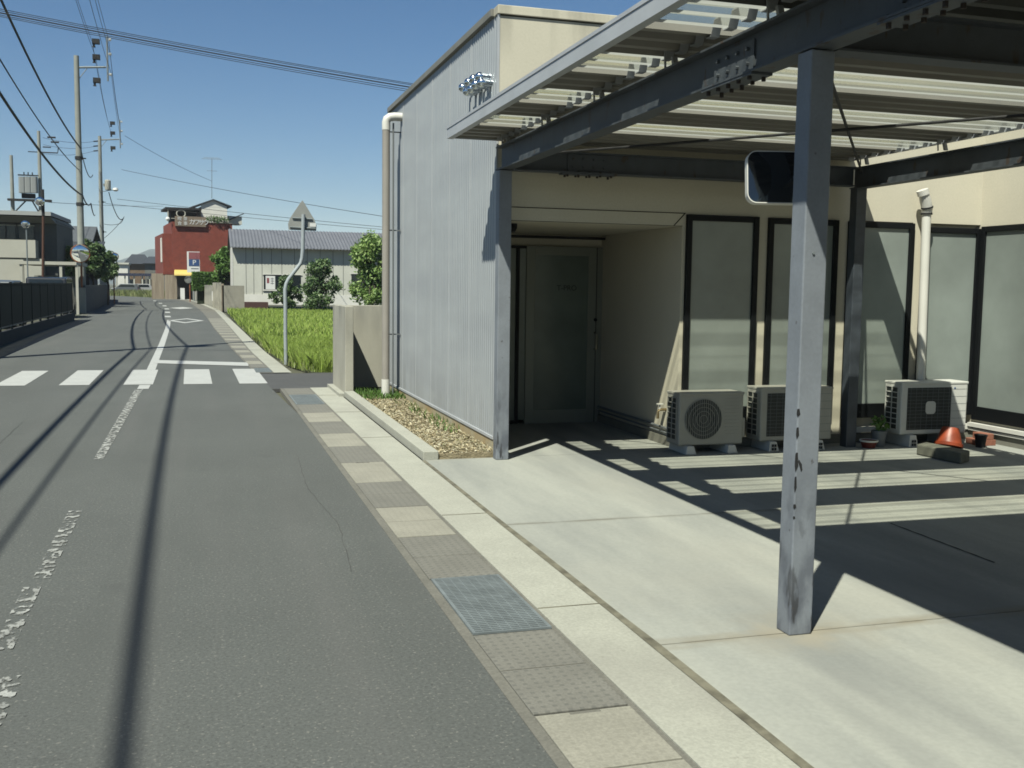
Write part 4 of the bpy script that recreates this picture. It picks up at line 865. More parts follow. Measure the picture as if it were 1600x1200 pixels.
# hedge: clipped box of leaves
def box_leaves(x0, x1, y0, y1, z0, z1, N):
    P = np.c_[rng.uniform(x0, x1, N), rng.uniform(y0, y1, N), rng.uniform(z0, z1, N)]; f = rng.integers(0, 3, N)
    P[f == 0, 1] = y0+rng.uniform(0, .15, (f == 0).sum()); P[f == 1, 2] = z1-rng.uniform(0, .15, (f == 1).sum()); P[f == 2, 0] = x0+rng.uniform(0, .15, (f == 2).sum()); return P
a, b = AY(301, 426, 84), AY(338, 446, 84)
t = thing('hedge', ((a.x+b.x)/2, 86, 0), 'square clipped bright green hedge above the pale block wall', 'hedge')
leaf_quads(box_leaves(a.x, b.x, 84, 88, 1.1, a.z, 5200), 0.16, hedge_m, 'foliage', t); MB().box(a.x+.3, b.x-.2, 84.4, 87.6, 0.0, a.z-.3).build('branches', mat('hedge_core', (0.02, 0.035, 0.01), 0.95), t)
treepx('tree', 352, 387, 446, 21, 80, hedge_m, 'round dark green tree between the red building and the shed', seed=8, N=6000, size=0.13, lobes=30)

# ------------------------------------------------------------------ red building
RY = 110; rc = AY(270, 430, RY); RB = thing('red_building', (rc.x+3, RY+4, 0), 'dark red brick faced building with signboard and white rooftop hut', 'building')
th = R(7); ux = Vector((math.cos(th), math.sin(th), 0)); uy = Vector((-math.sin(th), math.cos(th), 0)); O = Vector((rc.x, RY, 0))
def rb(u0, u1, v0, v1, z0, z1, M=None):
    M = M or MB(); pts = [O+ux*u+uy*v for u, v in ((u0, v0), (u1, v0), (u1, v1), (u0, v1))]; return M.prism([p+Vector((0, 0, z0)) for p in pts], (0, 0, z1-z0))
def zpx(py, Y=RY, px=300): return AY(px, py, Y).z
zb, zt = zpx(430), zpx(347); Wd = AY(362, 400, RY).x-rc.x+0.15
rb(0, Wd, 0, 9.5, zb, zt).build('upper_wall', tile_red, RB)
mb = MB(); rb(-0.9, -0.001, 0.3, 9.4, zb+0.05, zt-1.2, mb); mb.v = mb.v  # flared side bay
mb.build('side_bay', tile_red, RB)
rb(0.4, Wd, 0.8, 9.4, 0, zb).build('ground_floor', mat('dark_ground_floor', (0.05, 0.045, 0.04), 0.9), RB)
mb = MB(); rb(-0.96, -0.9, 1.0, 2.2, zpx(410), zpx(372), mb); mb.build('side_window', wall_white, RB)
# signboard with lettering
a, b = AY(274, 337, RY-0.6), AY(322, 354, RY-0.6); sz = a.z-b.z
sb = rb(0.28, b.x-rc.x, -0.25, -0.05, b.z, a.z).build('signboard', board_or, RB)
Mr = Matrix.Rotation(th, 4, 'Z') @ RX
def lab3(s, u, z, size): text(s, size, 'lettering', whitep, O+ux*u+uy*(-0.27)+Vector((0, 0, z)), Mr, sb, 0.01)
lab3('喫', 0.72, a.z-sz*.28, 0.42); lab3('茶', 1.28, a.z-sz*.28, 0.42); lab3('食', 0.72, a.z-sz*.74, 0.42); lab3('事', 1.28, a.z-sz*.74, 0.42)
for i, ch in enumerate('カワサウ'): lab3(ch, 1.9+i*0.46, a.z-sz*.58, 0.62)
# rooftop: dark lean-to, plants, white hut, antenna
mb = MB(); z0, z1 = zpx(336), zpx(326)
rb(-0.6, 2.9, 0.0, 5, z1-0.12, z1+0.08, mb); rb(0.1, 2.7, 2.5, 4.8, zt, z1-0.12, mb); mb.build('rooftop_shelter', black_matt, RB)
mb = MB(); rb(-0.4, -0.3, 0.1, 0.2, zt, z1, mb); rb(-0.05, 2.2, 0.2, 0.25, zt+0.3, zt+0.36, mb); mb.tube([O+ux*(0.9+0.42*math.cos(x))+uy*0.1+Vector((0, 0, zt+0.82+0.36*math.sin(x))) for x in np.linspace(0, 6.283, 20)], 0.06, 6); mb.build('rooftop_railing', wall_cream, RB)
hx0, hx1 = AY(317, 330, RY).x-rc.x, AY(358.5, 330, RY).x-rc.x; hz0, hz1 = zpx(346), zpx(320, px=335)
hut = rb(hx0, hx1, 1.2, 5.5, zt, hz1-0.1).build('rooftop_hut', wall_white, RB)
mid = AY(336, 309, RY).x-rc.x; zpk = zpx(309, px=336); zl = zpx(321); zr = zpx(320, px=366)
mb = MB()
for (ua, za), (ub, zb_) in (((hx0-1.1, zpx(322)), (mid, zpk)), ((mid, zpk), (hx1+0.45, zr))):
    q = [O+ux*ua+uy*1.0+Vector((0, 0, za)), O+ux*ub+uy*1.0+Vector((0, 0, zb_)), O+ux*ub+uy*1.0+Vector((0, 0, zb_-0.12)), O+ux*ua+uy*1.0+Vector((0, 0, za-0.12))]; mb.prism(q, uy*5.3)
mb.build('hut_roof', rooftile, hut)
mb = MB(); mb.prism([O+ux*hx0+uy*1.19+Vector((0, 0, hz1-0.1)), O+ux*hx1+uy*1.19+Vector((0, 0, hz1-0.1)), O+ux*hx1+uy*1.19+Vector((0, 0, hz1+.0)), O+ux*mid+uy*1.19+Vector((0, 0, zpk-0.15)), O+ux*hx0+uy*1.19+Vector((0, 0, hz1+0.05))], uy*0.05); mb.build('gable', wall_white, hut)
mb = MB()
for i in range(9): rb(3.4+i*0.28, 3.62+i*0.28, -0.1, 0.5, zt, zt+0.2+0.18*math.sin(i*2.1), mb)
mb.build('rooftop_planters', wall_cream, RB)
P = leaves(700, O+ux*4.4+Vector((0, 0, zt+0.35)), (1.4, 0.4, 0.42), 0, 0, 0, 0, .2); leaf_quads(P, 0.10, bush_m, 'rooftop_plants', RB)
mb = MB(); rb(Wd-0.1, Wd+1.3, 2, 4, zt+0.05, zt+0.9, mb); mb.build('side_roof_box', wall_grey, RB)
mb = MB(); pa = [O+ux*(Wd-0.3)+uy*1.8+Vector((0, 0, zt+0.3)), O+ux*(Wd+1.5)+uy*1.8+Vector((0, 0, zt+1.15)), O+ux*(Wd+1.5)+uy*1.8+Vector((0, 0, zt+1.25)), O+ux*(Wd-0.3)+uy*1.8+Vector((0, 0, zt+0.42))]; mb.prism(pa, uy*2.4); mb.build('side_roof', rooftile, RB)
mb = MB(); p = AY(331, 310, RY+2); q = AY(331, 247, RY+2); mb.tube([p, q], 0.03, 6)
for dz, L in ((0, 1.0), (0.12, .8), (-1.2, 0.5)): mb.tube([q+Vector((-L, 0, dz-0.1)), q+Vector((L, 0, dz-0.1))], 0.02, 5)
for i in range(7): mb.tube([q+Vector((-0.9+i*.3, -0.3, -0.1)), q+Vector((-0.9+i*.3, .3, -0.1))], 0.012, 4)
mb.build('antenna', galv, RB)
p = AY(262, 342, RY-0.2); mb = MB(); mb.lathe([(0.02, 0), (0.2, 0.02), (0.2, 0.12), (0.05, 0.2)], p, 18, RX); mb.build('round_lamp', whitep, RB)
# awning
a, b = AY(272, 421, RY-1.5), AY(301, 431, RY-1.5); L = b.x-a.x; mb = MB(); h = a.z-b.z
prof = [(0, h), (-0.45, h*.93), (-0.85, h*.7), (-1.1, h*.3), (-1.15, 0), (0, 0)]
mb.prism([Vector((a.x, RY-0.1+v, b.z+z)) for v, z in prof], (L, 0.1, 0)); mb.build('awning', yellow, RB, bevel=0.03)
mb = MB(); rb(-0.8, 0.35, -0.35, -0.2, 0, zpx(430), mb); rb(-2.0, -0.8, 0.6, 0.75, 0, zpx(428), mb); mb.build('entrance_boards', wood, RB)
for i, px in enumerate((284, 287)): pass
p = AY(285, 455, RY-1.2); MB().box(p.x-0.2, p.x+0.22, RY-1.4, RY-1.2, 0, 1.15).build('white_box', whitep, label='small white box standing in the doorway under the yellow awning', cat='box')
# parking sign on post
a, b = AY(292, 393, 100), AY(312.5, 426, 100)
t = thing('parking_sign', ((a.x+b.x)/2, 100, 0), 'tall parking sign with faded red top and blue P panel before the red building', 'sign')
pn = MB().box(a.x, b.x, 99.8, 100.1, b.z, a.z).build('panel', whitep, t); h = a.z-b.z; w_ = b.x-a.x
MB().box(a.x+w_*.14, b.x, 99.77, 99.799, a.z-h*.36, a.z-h*.03).build('red_field', redp, pn)
MB().box(a.x+w_*.14, b.x-w_*.05, 99.77, 99.799, b.z+h*.32, b.z+h*.62).build('blue_field', bluep, pn)
text('P', 0.62, 'lettering', whitep, Vector((a.x+w_*.56, 99.76, b.z+h*.475)), RX, pn, 0.005)
MB().box(a.x+w_*.3, b.x-w_*.1, 99.785, 99.7985, b.z+h*.17, b.z+h*.21).build('arrow_bar', greym, pn)
MB().tube([((a.x+b.x)/2, 100, 0), ((a.x+b.x)/2, 100, b.z)], 0.07, 8).build('post', galv, t)
# round mirror back on orange post
def round_mirror(px, py, Y, rpx, base_px, label, back=False, tilt=0, z0=0):
    c = AY(px, py, Y); r_ = rpx*Y/FPX; b = AY(base_px, 470, Y); t = thing('traffic_mirror', (b.x, Y, 0), label, 'mirror', 'round traffic mirrors on orange posts')
    MB().tube([(b.x, Y+0.12, z0), (b.x, Y+0.12, c.z-r_*.2)], 0.05, 10).build('post', orange_pole, t, smooth=True)
    MR = Matrix.Rotation(R(tilt), 4, 'Z') @ Matrix.Rotation(R(98), 4, 'X')
    MB().lathe([(r_*1.0, -0.04), (r_*1.07, -0.03), (r_*1.07, 0.03), (r_*.97, 0.035)], c, 28, MR).build('mirror_rim', orange_pole if not back else signback, t, smooth=True)
    if not back: MB().lathe([(r_*.98, 0.03), (r_*.8, 0.06), (r_*.5, 0.09), (r_*.2, 0.103), (0.002, 0.106)], c, 28, MR).build('mirror_face', mirrorm, t, smooth=True)
    MB().prism([(c.x-r_*1.05, Y-0.12, c.z+r_*.55), (c.x, Y-0.12, c.z+r_*1.12), (c.x+r_*1.05, Y-0.12, c.z+r_*.55), (c.x+r_*.9, Y-0.12, c.z+r_*.62), (c.x, Y-0.12, c.z+r_*1.02), (c.x-r_*.9, Y-0.12, c.z+r_*.62)], (0, 0.2, 0)).build('hood', signback, t)
    return t
round_mirror(125.5, 396, 56.02, 12.5, 128, 'large round traffic mirror on an orange post by the left block wall', tilt=10, z0=1.30)
round_mirror(179, 401, 84, 5.5, 178.5, 'small distant round traffic mirror on an orange post past the left wall', tilt=0)
round_mirror(294, 437, 96, 5, 297, 'small round traffic mirror back on a rusty post beside the hedge', back=True)
# verge grass at the far bend
blades(14000, (-18, -2.4, 110, 150), 0.0, (0.25, 0.9), (0.03, 0.08), verge_m, 'verge_grass', keep=lambda P: (P[:, 0] > np.interp(P[:, 1], [110, 115, 131, 150], [-2.6, -3.3, -8.9, -17.1])) & (P[:, 0] < np.interp(P[:, 1], [110, 118, 150], [-2.4, -3.0, -4.0])), lean=0.8, label='pale rough grass on the bank at the far bend', cat='grass', kind='stuff')

# ------------------------------------------------------------------ left side
FL = [(6, -4.1), (14, -4.35), (22, -4.66), (30, -4.90), (38, -5.08), (46, -5.22), (52, -5.35)]
fx = lambda y: interp(FL, y)
t = thing('fence_wall', (fx(30), 30, 0), 'low dark concrete footing wall under the black fence', 'wall')
mb = MB()
for a in range(6, 46, 4): mb.prism([(fx(a)-0.08, a, 0), (fx(a)+0.08, a, 0), (fx(a+4)+0.08, a+4, 0), (fx(a+4)-0.08, a+4, 0)], (0, 0, 0.30))
mb.build('footing', mat('fence_footing', (0.04, 0.04, 0.035), 0.9, var=0.3, scale=2), t)
Fn = thing('metal_fence', (fx(30), 30, 0.3), 'long black metal bar fence in front of the parked cars', 'fence')
green_blk = mat('fence_black', (0.018, 0.028, 0.030), 0.7, spec=0.15)
for a in range(6, 47, 2):
    b = a+2; mb = MB(); mb.box(fx(a)-0.03, fx(a)+0.03, a-0.03, a+0.03, 0.30, 1.55); mb.build('post', green_blk, Fn)
mb = MB(); mr_ = MB()
y = 6.0
while y < 46: mb.box(fx(y)-0.011, fx(y)+0.011, y-0.022, y+0.022, 0.40, 1.50); y += 0.085
mb.build('bars', green_blk, Fn)['kind'] = 'stuff'
for z in (0.40, 1.50):
    mb = MB()
    for a in range(6, 46, 4):
        mb.prism([(fx(a)-0.022, a, z-0.02), (fx(a)+0.022, a, z-0.02), (fx(a+4)+0.022, a+4, z-0.02), (fx(a+4)-0.022, a+4, z-0.02)], (0, 0, 0.04))
    mb.build('rail', green_blk if z > 1 else mat('rail_grey', (0.22, 0.23, 0.22), 0.6, col2=(0.04, 0.04, 0.04), scale=1.2), Fn)
# panels behind the bars (perforated sheet)
mb = MB()
for a in range(6, 46, 4): mb.quad((fx(a)-0.03, a, 0.45), (fx(a+4)-0.03, a+4, 0.45), (fx(a+4)-0.03, a+4, 1.45), (fx(a)-0.03, a, 1.45))
scr = bpy.data.materials.new('fence_screen'); scr.use_nodes = True
_n, _l = scr.node_tree.nodes, scr.node_tree.links; _p = _n['Principled BSDF']; _p.inputs['Base Color'].default_value = (0.02, 0.03, 0.03, 1)
_t = _n.new('ShaderNodeBsdfTransparent'); _m = _n.new('ShaderNodeMixShader'); _m.inputs[0].default_value = 0.55; _p.inputs['Specular IOR Level'].default_value = 0.05; _p.inputs['Roughness'].default_value = 0.9; _l.new(_t.outputs[0], _m.inputs[1]); _l.new(_p.outputs[0], _m.inputs[2]); _l.new(_m.outputs[0], _n['Material Output'].inputs[0])
mb.build('mesh_screen', scr, Fn, recalc=False)
# block wall after the fence
LW = [(56.3, -5.75), (66, -6.1), (76, -6.65), (88, -7.25), (100, -8.15), (104, -8.5)]
t = thing('block_wall', (-6, 60, 0), 'grey block wall in shade with a pale sunlit end pier on the left of the road', 'wall')
mb = MB()
for (a, xa_), (b, xb_) in zip(LW, LW[1:]): mb.prism([(xa_-0.15, a, 0), (xa_, a, 0), (xb_, b, 0), (xb_-0.15, b, 0)], (0, 0, 1.42))
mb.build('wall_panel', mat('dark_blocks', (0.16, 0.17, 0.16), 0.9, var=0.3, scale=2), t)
mb = MB(); mb.box(-6.35, -5.72, 56.0, 56.28, 0, 1.30); mb.build('end_pier', rawc, t, bevel=0.02)
mb = MB(); mb.box(-7.55, -7.0, 84, 84.6, 1.42, 2.0); mb.build('wall_block', wall_white, t)
# low kerb stones left foreground
# utility poles
def pole(x, y, h, label, arm=None, r0=0.17, r1=0.10, extras=True, name='utility_pole'):
    t = thing(name, (x, y, 0), label, 'utility pole', 'utility poles')
    MB().tube([(x, y, 0), (x, y, h)], [r0, r1], 14).build('shaft', polem, t, smooth=True)
    if arm:
        ax, az = arm; mb = MB(); mb.tube([(x, y, az), (x+ax, y, az+0.12)], 0.055, 8).tube([(x+0.08, y, az-0.6), (x+ax*.35, y, az-0.02)], 0.025, 6); mb.tube([(x+ax*1.05, y, az-0.6), (x+ax*1.05, y, az+1.7)], 0.045, 8)
        mb.build('crossarm', galv, t)
        for dz in (1.55, 0.8, -0.25):
            mb = MB(); mb.lathe([(0.03, 0), (0.09, 0.03), (0.05, 0.07), (0.09, 0.11), (0.04, 0.15)], (x+ax*1.05+0.06, y, az+dz), 10, Matrix.Rotation(R(90), 4, 'Y')); mb.build('insulator', pvc_white, t)
        for dz in (1.4, 0.6, -0.6):
            mb = MB(); mb.box(x+ax*.55, x+ax*.8, y-0.15, y+0.15, az+dz-0.12, az+dz+0.12); mb.lathe([(0.09, 0), (0.05, 0.1), (0.09, 0.2)], (x+ax*.6, y, az+dz-0.3), 10); mb.build('switch', black_matt, t)
    if extras:
        for z in (h*0.6, h*.42): MB().tube([(x, y, z), (x, y, z+0.16)], [r0*1.0]*2, 12).box(x, x+0.35, y-0.04, y+0.04, z+0.04, z+0.10).build('band', rubber, t)
    return t
PB1 = AY(129, 470, 59.5).x; PT1 = AY(133, 88, 59.5)
pole(PB1, 59.5, PT1.z, 'tallest concrete utility pole, behind the large round mirror', arm=(1.45, PT1.z-0.6), r0=0.2, r1=0.13)
P2x = AY(161, 440, 92).x; P2z = AY(163, 213, 92).z
pole(P2x, 92, P2z, 'distant concrete utility pole with crossarm and transformer past the left wall', arm=(1.5, P2z-0.3), r0=0.19, r1=0.13)
p = AY(156, 268, 90); pole(p.x, 90, p.z, 'plain distant pole close to the left of the pole with the transformer', r0=0.14, r1=0.11, extras=False)
p = AY(168.5, 289, 91.6); t = thing('pole_transformer', (p.x, 91.6, p.z-0.6), 'cream cylinder transformer hung on the distant utility pole', 'transformer')
MB().lathe([(0.22, -0.4), (0.24, -0.35), (0.24, 0.35), (0.15, 0.42)], p, 14).build('tank', wall_cream, t, smooth=True)
MB().box(p.x-0.35, p.x-0.2, 91.5, 91.9, p.z-0.1, p.z+0.1).build('hanger', galv, t)
p = AY(180.5, 296, 91.6); t = thing('street_lamp', (p.x, 91.6, p.z), 'small white street lamp head beside the distant transformer', 'lamp')
MB().lathe([(0.02, 0.15), (0.2, 0.1), (0.24, -0.05), (0.12, -0.15)], p, 12).build('lamp_head', whitep, t, smooth=True); MB().tube([p, (P2x, 92, p.z-0.2)], 0.03, 6).build('lamp_arm', galv, t)
p3 = AY(67, 437, 75); z3 = AY(67, 205, 75).z; p4 = AY(23.5, 437, 75); z4 = AY(25.5, 243, 75).z
pole(p3.x, 75, z3, 'concrete utility pole right of the three grey transformer tanks', extras=False); pole(p4.x, 75, z4, 'concrete utility pole left of the three grey transformer tanks', extras=False)
t = thing('power_equipment', ((p3.x+p4.x)/2, 75, 6), 'three tall grey transformer tanks on a platform between two poles', 'transformer')
zpl = AY(45, 312, 75).z; MB().box(p4.x-0.25, p3.x+0.7, 74.6, 75.0, zpl-0.12, zpl+0.02).build('platform', black_matt, t)
for px in (35.5, 44.8, 54):
    a = AY(px, 277, 75); b = AY(px, 302, 75); MB().prism([Vector((a.x+u, 74.75+v, b.z)) for u, v in rrect(0.41, 0.5, 0.12)], (0, 0, a.z-b.z)).build('tank', mat('tank_grey', (0.40, 0.42, 0.41), 0.5), t)
a, b = AY(45, 303, 75), AY(45, 310, 75); MB().box(a.x-0.4, a.x+0.4, 74.7, 75.1, b.z, a.z).build('tank_base', black_matt, t)
mb = MB(); a = AY(45, 275, 75); mb.box(a.x-0.62, a.x+0.62, 74.7, 74.8, a.z-0.02, a.z+0.06)
for d in (-.25, 0, .25): mb.tube([(a.x+d, 74.75, a.z), (a.x+d, 74.75, a.z+0.22)], 0.04, 6)
mb.tube([(p4.x, 74.8, zpl-1.0), (a.x-.2, 74.8, zpl-.1)], 0.05, 6).tube([(p3.x, 74.8, zpl-1.0), (a.x+.2, 74.8, zpl-.1)], 0.05, 6); mb.build('bracing', black_matt, t)
mb = MB(); p = AY(67, 238, 75); mb.tube([(p.x, 75, p.z), (p.x+0.9, 75, p.z), (p.x+0.95, 75, p.z+0.35)], 0.04, 6).tube([(p.x-0.9, 75, p.z), (p.x, 75, p.z)], 0.03, 6).tube([(p.x, 75, p.z+.35), (p.x+.5, 75, p.z+.35)], 0.04, 6).tube([(p.x+.3, 75, p.z+1.0), (p.x+.8, 75, p.z+1.0)], 0.06, 6).tube([(p.x+.5, 75, p.z+.7), (p.x+1.0, 75, p.z+.7)], 0.06, 6).build('crossarms', rubber, t)
p = AY(65, 437, 54); q = AY(66.5, 296, 54); pt = thing('rusty_pole', (p.x, 54, 0), 'slim rusty brown pole standing behind the black fence', 'pole')
MB().tube([(p.x, 54, 0), (q.x, 54, q.z-1.2)], 0.06, 8).build('shaft', rusty, pt, smooth=True); MB().tube([(q.x, 54, q.z-1.25), (q.x, 54, q.z)], 0.07, 8).build('sleeve', black_matt, pt)
c = AY(62, 315, 53.8); MB().lathe([(0.22, -0.03), (0.16, 0.06), (0.02, 0.09)], c, 14, Matrix.Rotation(R(100), 4, 'X')).build('small_mirror', mirrorm, pt, smooth=True)
c = AY(39.5, 351, 50); t = thing('yard_mirror', (c.x, 50, 0), 'small round mirror catching the sun on a thin pole behind the fence', 'mirror')
MB().lathe([(0.18, -0.03), (0.15, 0.04), (0.08, 0.075), (0.01, 0.085)], c, 18, Matrix.Rotation(R(112), 4, 'X')).build('mirror_face', mirrorm, t, smooth=True)
MB().tube([(c.x+0.03, 50.05, 0), (c.x+0.03, 50.05, c.z)], 0.03, 8).build('post', galv, t)

# left off-frame pole that carries the near wires; its shadow crosses the road
P0 = Vector((-4.72, 22.3, 0)); pole(P0.x, P0.y, 13.4, 'concrete utility pole left of the road, seen by its shadow across the lanes', arm=(1.3, 12.6), r0=0.19, r1=0.12)
mb = MB(); mb.lathe([(0.22, -0.4), (0.24, -0.3), (0.24, 0.3), (0.12, 0.42)], (P0.x+0.45, P0.y, 9.3), 14)
t = thing('pole_transformer', (P0.x+0.45, P0.y, 8.9), 'transformer high on the utility pole left of the near road', 'transformer'); mb.build('tank', greym, t)
MB().box(P0.x+0.1, P0.x+0.25, P0.y-0.1, P0.y+0.1, 9.0, 9.3).build('hanger', galv, t)
pole(-4.0, -14, 13.4, 'concrete utility pole behind the viewpoint carrying the near cables', arm=(1.3, 12.6), r0=0.2)
NC = [0]
def wire(pts, r, label, sag=0.5, seg=24, group='overhead cables', m=rubber, wob=0.0):
    q = []
    for (a, b) in zip(pts, pts[1:]):
        a, b = Vector(a), Vector(b)
        for i in range(seg):
            f = i/seg; p = a.lerp(b, f); p.z -= sag*4*f*(1-f)
            if wob: p.z += wob*math.sin(i*1.9); p.x += wob*math.cos(i*1.7)
            q.append(p)
    q.append(Vector(pts[-1])); return MB().tube(q, r, 6).build('power_cable', m, smooth=True, label=label, cat='cable', group=group)
P1 = Vector((PB1, 59.5, 0)); P2 = Vector((P2x, 92, 0))
def at(P, dx, z): return (P.x+dx, P.y, z)
wire([(-3.85, -14, 8.9), at(P0, 0.15, 9.25), at(P1, 0.1, AY(133, 232, 59.5).z)], 0.036, 'thick black cable meeting the tallest pole highest of the three', 0.55)
wire([(-3.85, -14, 6.9), at(P0, 0.1, 7.55), at(P1, 0.0, AY(130, 266, 59.5).z)], 0.020, 'black cable meeting the tallest pole, middle one of the three', 0.45)
wire([(-3.9, -14, 6.6), at(P0, 0.0, 6.95), at(P1, 0.15, AY(131, 306, 59.5).z)], 0.040, 'thick black cable meeting the tallest pole lowest of the three', 0.55)
wire([at(P1, 0.1, AY(133, 232, 59.5).z), at(P2, -0.6, AY(156, 270, 90).z)], 0.03, 'black cable running on from the tallest pole to the distant poles', 0.7)
wire([at(P1, 0.15, AY(131, 306, 59.5).z), (AY(142, 318, 62).x, 62, AY(142, 318, 62).z), at(P2, -0.5, AY(158, 334, 90).z)], 0.035, 'slack black cable dropping from the tallest pole to the distant poles', 0.25)
a1 = 1.45; zt1 = PT1.z-0.6
for k_, (dx, dz) in enumerate(((0.8, 1.35), (0.95, 0.6), (1.6, 1.6), (1.66, 0.85), (1.7, -0.2))):
    wire([(P0.x+dx*0.9, P0.y, 12.6+dz), (P1.x+dx, 59.5, zt1+dz), (P2.x+dx, 92, P2z-0.3+dz*.8)], 0.012, 'thin high wire running between the pole crossarms, %s of the five' % ['first', 'second', 'third', 'fourth', 'fifth'][k_], 0.5)
for k_, dz in enumerate((0.0, 0.07, 0.13, -0.07, -0.12)):
    a = (P0.x, P0.y-0.1, AY(-92, 3, P0.y).z+dz*0.55); q = AY(650, 119+(0, -4, -6, 4, 7)[k_], 21.5); b = Vector(a).lerp(q, 2.4); b.z += 0.5*0
    wire([a, b], 0.006 if k_ else 0.012, 'overhead line crossing the sky to the grey ribbed wall, %s of the bundle' % ['thickest', 'second', 'third', 'fourth', 'fifth'][k_], 0.25, group='lines crossing above the road')
far = [((190, 265), (600, 331), 92, 60, .6), ((183, 311), (600, 352), 92, 75, .3), ((165, 318), (600, 356), 92, 80, .3), ((195, 212), (331, 283), 92, 108, .4)]
for k_, (a, b, ya, yb, sg) in enumerate(far):
    A_ = AY(*a, ya); B_ = AY(*b, yb); e = A_.lerp(B_, 1.5) if b[0] == 600 else B_
    wire([A_, e], 0.016, 'thin far wire above the shed, %s from the top' % ['first', 'second', 'third', 'fourth'][k_], sg*.5, group='far wires')
for k_, (a, b, ya, yb) in enumerate((((67, 215), (147, 221), 75, 92), ((68, 226), (147, 229), 75, 92), ((68, 240), (147, 236), 75, 92))):
    wire([AY(*a, ya), AY(*b, yb)], 0.012, 'thin far wire between the left poles, %s from the top' % ['first', 'second', 'third'][k_], .2, group='far wires')
for k_, y_ in enumerate((221, 228.5, 236)):
    a = AY(146, y_, 92); MB().tube([a, a+Vector((0.35, 0, 0.05))], 0.05, 6).build('insulator', black_matt, label='small dark insulator on the wires left of the distant pole, %s from the top' % ['first', 'second', 'third'][k_], cat='insulator', group='insulators')
wire([AY(170, 300, 92), AY(183, 337, 92), AY(193, 341, 92)], 0.035, 'dark slack cable hanging right of the distant pole', 0.2)
wire([AY(163, 350, 92), AY(188, 349, 92), AY(194, 338, 92)], 0.02, 'thin cable loop low on the distant pole', 0.1)
wire([AY(163, 372, 92), AY(194, 340, 92)], 0.02, 'thin stay cable under the loop on the distant pole', 0.1)
wire([AY(75, 316, 75), AY(255, 322, 120)], 0.016, 'thin level wire from the transformer platform to the red building', 0.1, group='far wires')

# houses left
HA = thing('house', (-14, 65, 0), 'two storey house with long white balcony and dark windows on the far left', 'house')
def hx(px, Y): return AY(px, 440, Y).x
def hzz(py, Y, px=50): return AY(px, py, Y).z
Y = 65; x1 = hx(57, Y)
MB().box(-24, x1+1.0, Y+1.2, Y+9, 0, hzz(342, Y)).build('wall', mat('house_grey_wall', (0.14, 0.15, 0.14), 0.85, var=0.15), HA)
MB().box(-24, x1, Y, Y+1.2, hzz(403, Y), hzz(375, Y)).build('balcony', wall_cream, HA)
MB().box(-24, x1+0.3, Y+0.2, Y+1.19, 0, hzz(404, Y)).build('ground_wall', wall_cream, HA)
MB().prism([(-24, Y-0.4, hzz(339, Y)), (hx(83, Y), Y-0.4, hzz(339, Y)), (hx(87, Y), Y+0.6, hzz(347, Y)), (-24, Y+.6, hzz(347, Y))], (0, 9.5, 0.12)).build('eaves', mat('eaves_grey', (0.27, 0.28, 0.25), 0.8), HA)
MB().prism([(-24, Y-0.4, hzz(337, Y)), (hx(84, Y), Y-0.4, hzz(337, Y)), (hx(80, Y), Y+0.6, hzz(329, Y)), (-24, Y+.6, hzz(329, Y))], (0, 9.5, 0.1)).build('roof', mat('pale_roof', (0.30, 0.31, 0.29), 0.7, var=0.1), HA)
for x0_, x1_ in ((-11.4, hx(5, Y)), (hx(8, Y), hx(21, Y)), (hx(27, Y), hx(37, Y)), (hx(39, Y), hx(50, Y))):
    w = MB().box(x0_, x1_, Y+1.14, Y+1.199, hzz(373, Y), hzz(352, Y)).build('window', dark_glass, HA); MB().box(x0_-.06, x1_+.06, Y+1.1, Y+1.139, hzz(352, Y), hzz(350.5, Y)).build('window_frame', wall_cream, w)
w = MB().box(hx(-10, Y), hx(15, Y), Y+0.14, Y+0.199, hzz(432, Y), hzz(420, Y)).build('window', dark_glass, HA)
Y = 80; HB = thing('house', (-9.5, 84, 0), 'dark house with grey tiled roof behind the left utility poles', 'house')
xl, xr = hx(60, Y), hx(146, Y); ev, rg = hzz(376, Y, 110), hzz(349, Y, 110)
MB().box(xl-4, xr-0.35, Y+0.8, Y+7, 0, ev).build('wall', mat('dark_house_wall', (0.07, 0.08, 0.085), 0.85, var=0.2), HB)
mb = MB(); mb.prism([(xl-5, Y, ev-0.05), (xl-5, Y+3.6, rg), (xl-5, Y+7.6, ev-0.05), (xl-5, Y+7.6, ev-0.2), (xl-5, Y+3.6, rg-0.18), (xl-5, Y, ev-0.2)], (xr-xl+5, 0, 0)); mb.build('roof', mat('grey_tile', (0.16, 0.175, 0.19), 0.6, var=0.2, scale=4), HB)
MB().box(hx(96, Y), hx(108, Y), Y+0.7, Y+0.8, hzz(398, Y), hzz(384, Y)).build('window', wall_cream, HB)
mb = MB(); mb.prism([(hx(94, Y), Y-1.5, hzz(384, Y)), (hx(94, Y), Y+0.8, hzz(374, Y)), (hx(94, Y), Y+0.8, hzz(376, Y)), (hx(94, Y), Y-1.5, hzz(386, Y))], (3.0, 0, 0)); mb.build('porch_roof', rooftile, HB)
Y = 54; t = thing('carport', (hx(75, Y), Y+2, 0), 'flat roofed open carport behind the black fence', 'carport')
MB().box(hx(28, Y), hx(120, Y), Y, Y+5, hzz(413, Y), hzz(408, Y)).build('roof', wall_cream, t)
for px in (31, 93, 118): MB().box(hx(px, Y), hx(px, Y)+0.12, Y+0.05, Y+0.17, 0, hzz(413, Y)).build('post', wall_cream, t)
MB().box(hx(30, Y), hx(104, Y), Y+4.6, Y+4.8, 0, 1.9).build('back_wall', mat('carport_wall', (0.34, 0.34, 0.29), 0.85, var=0.15), t)
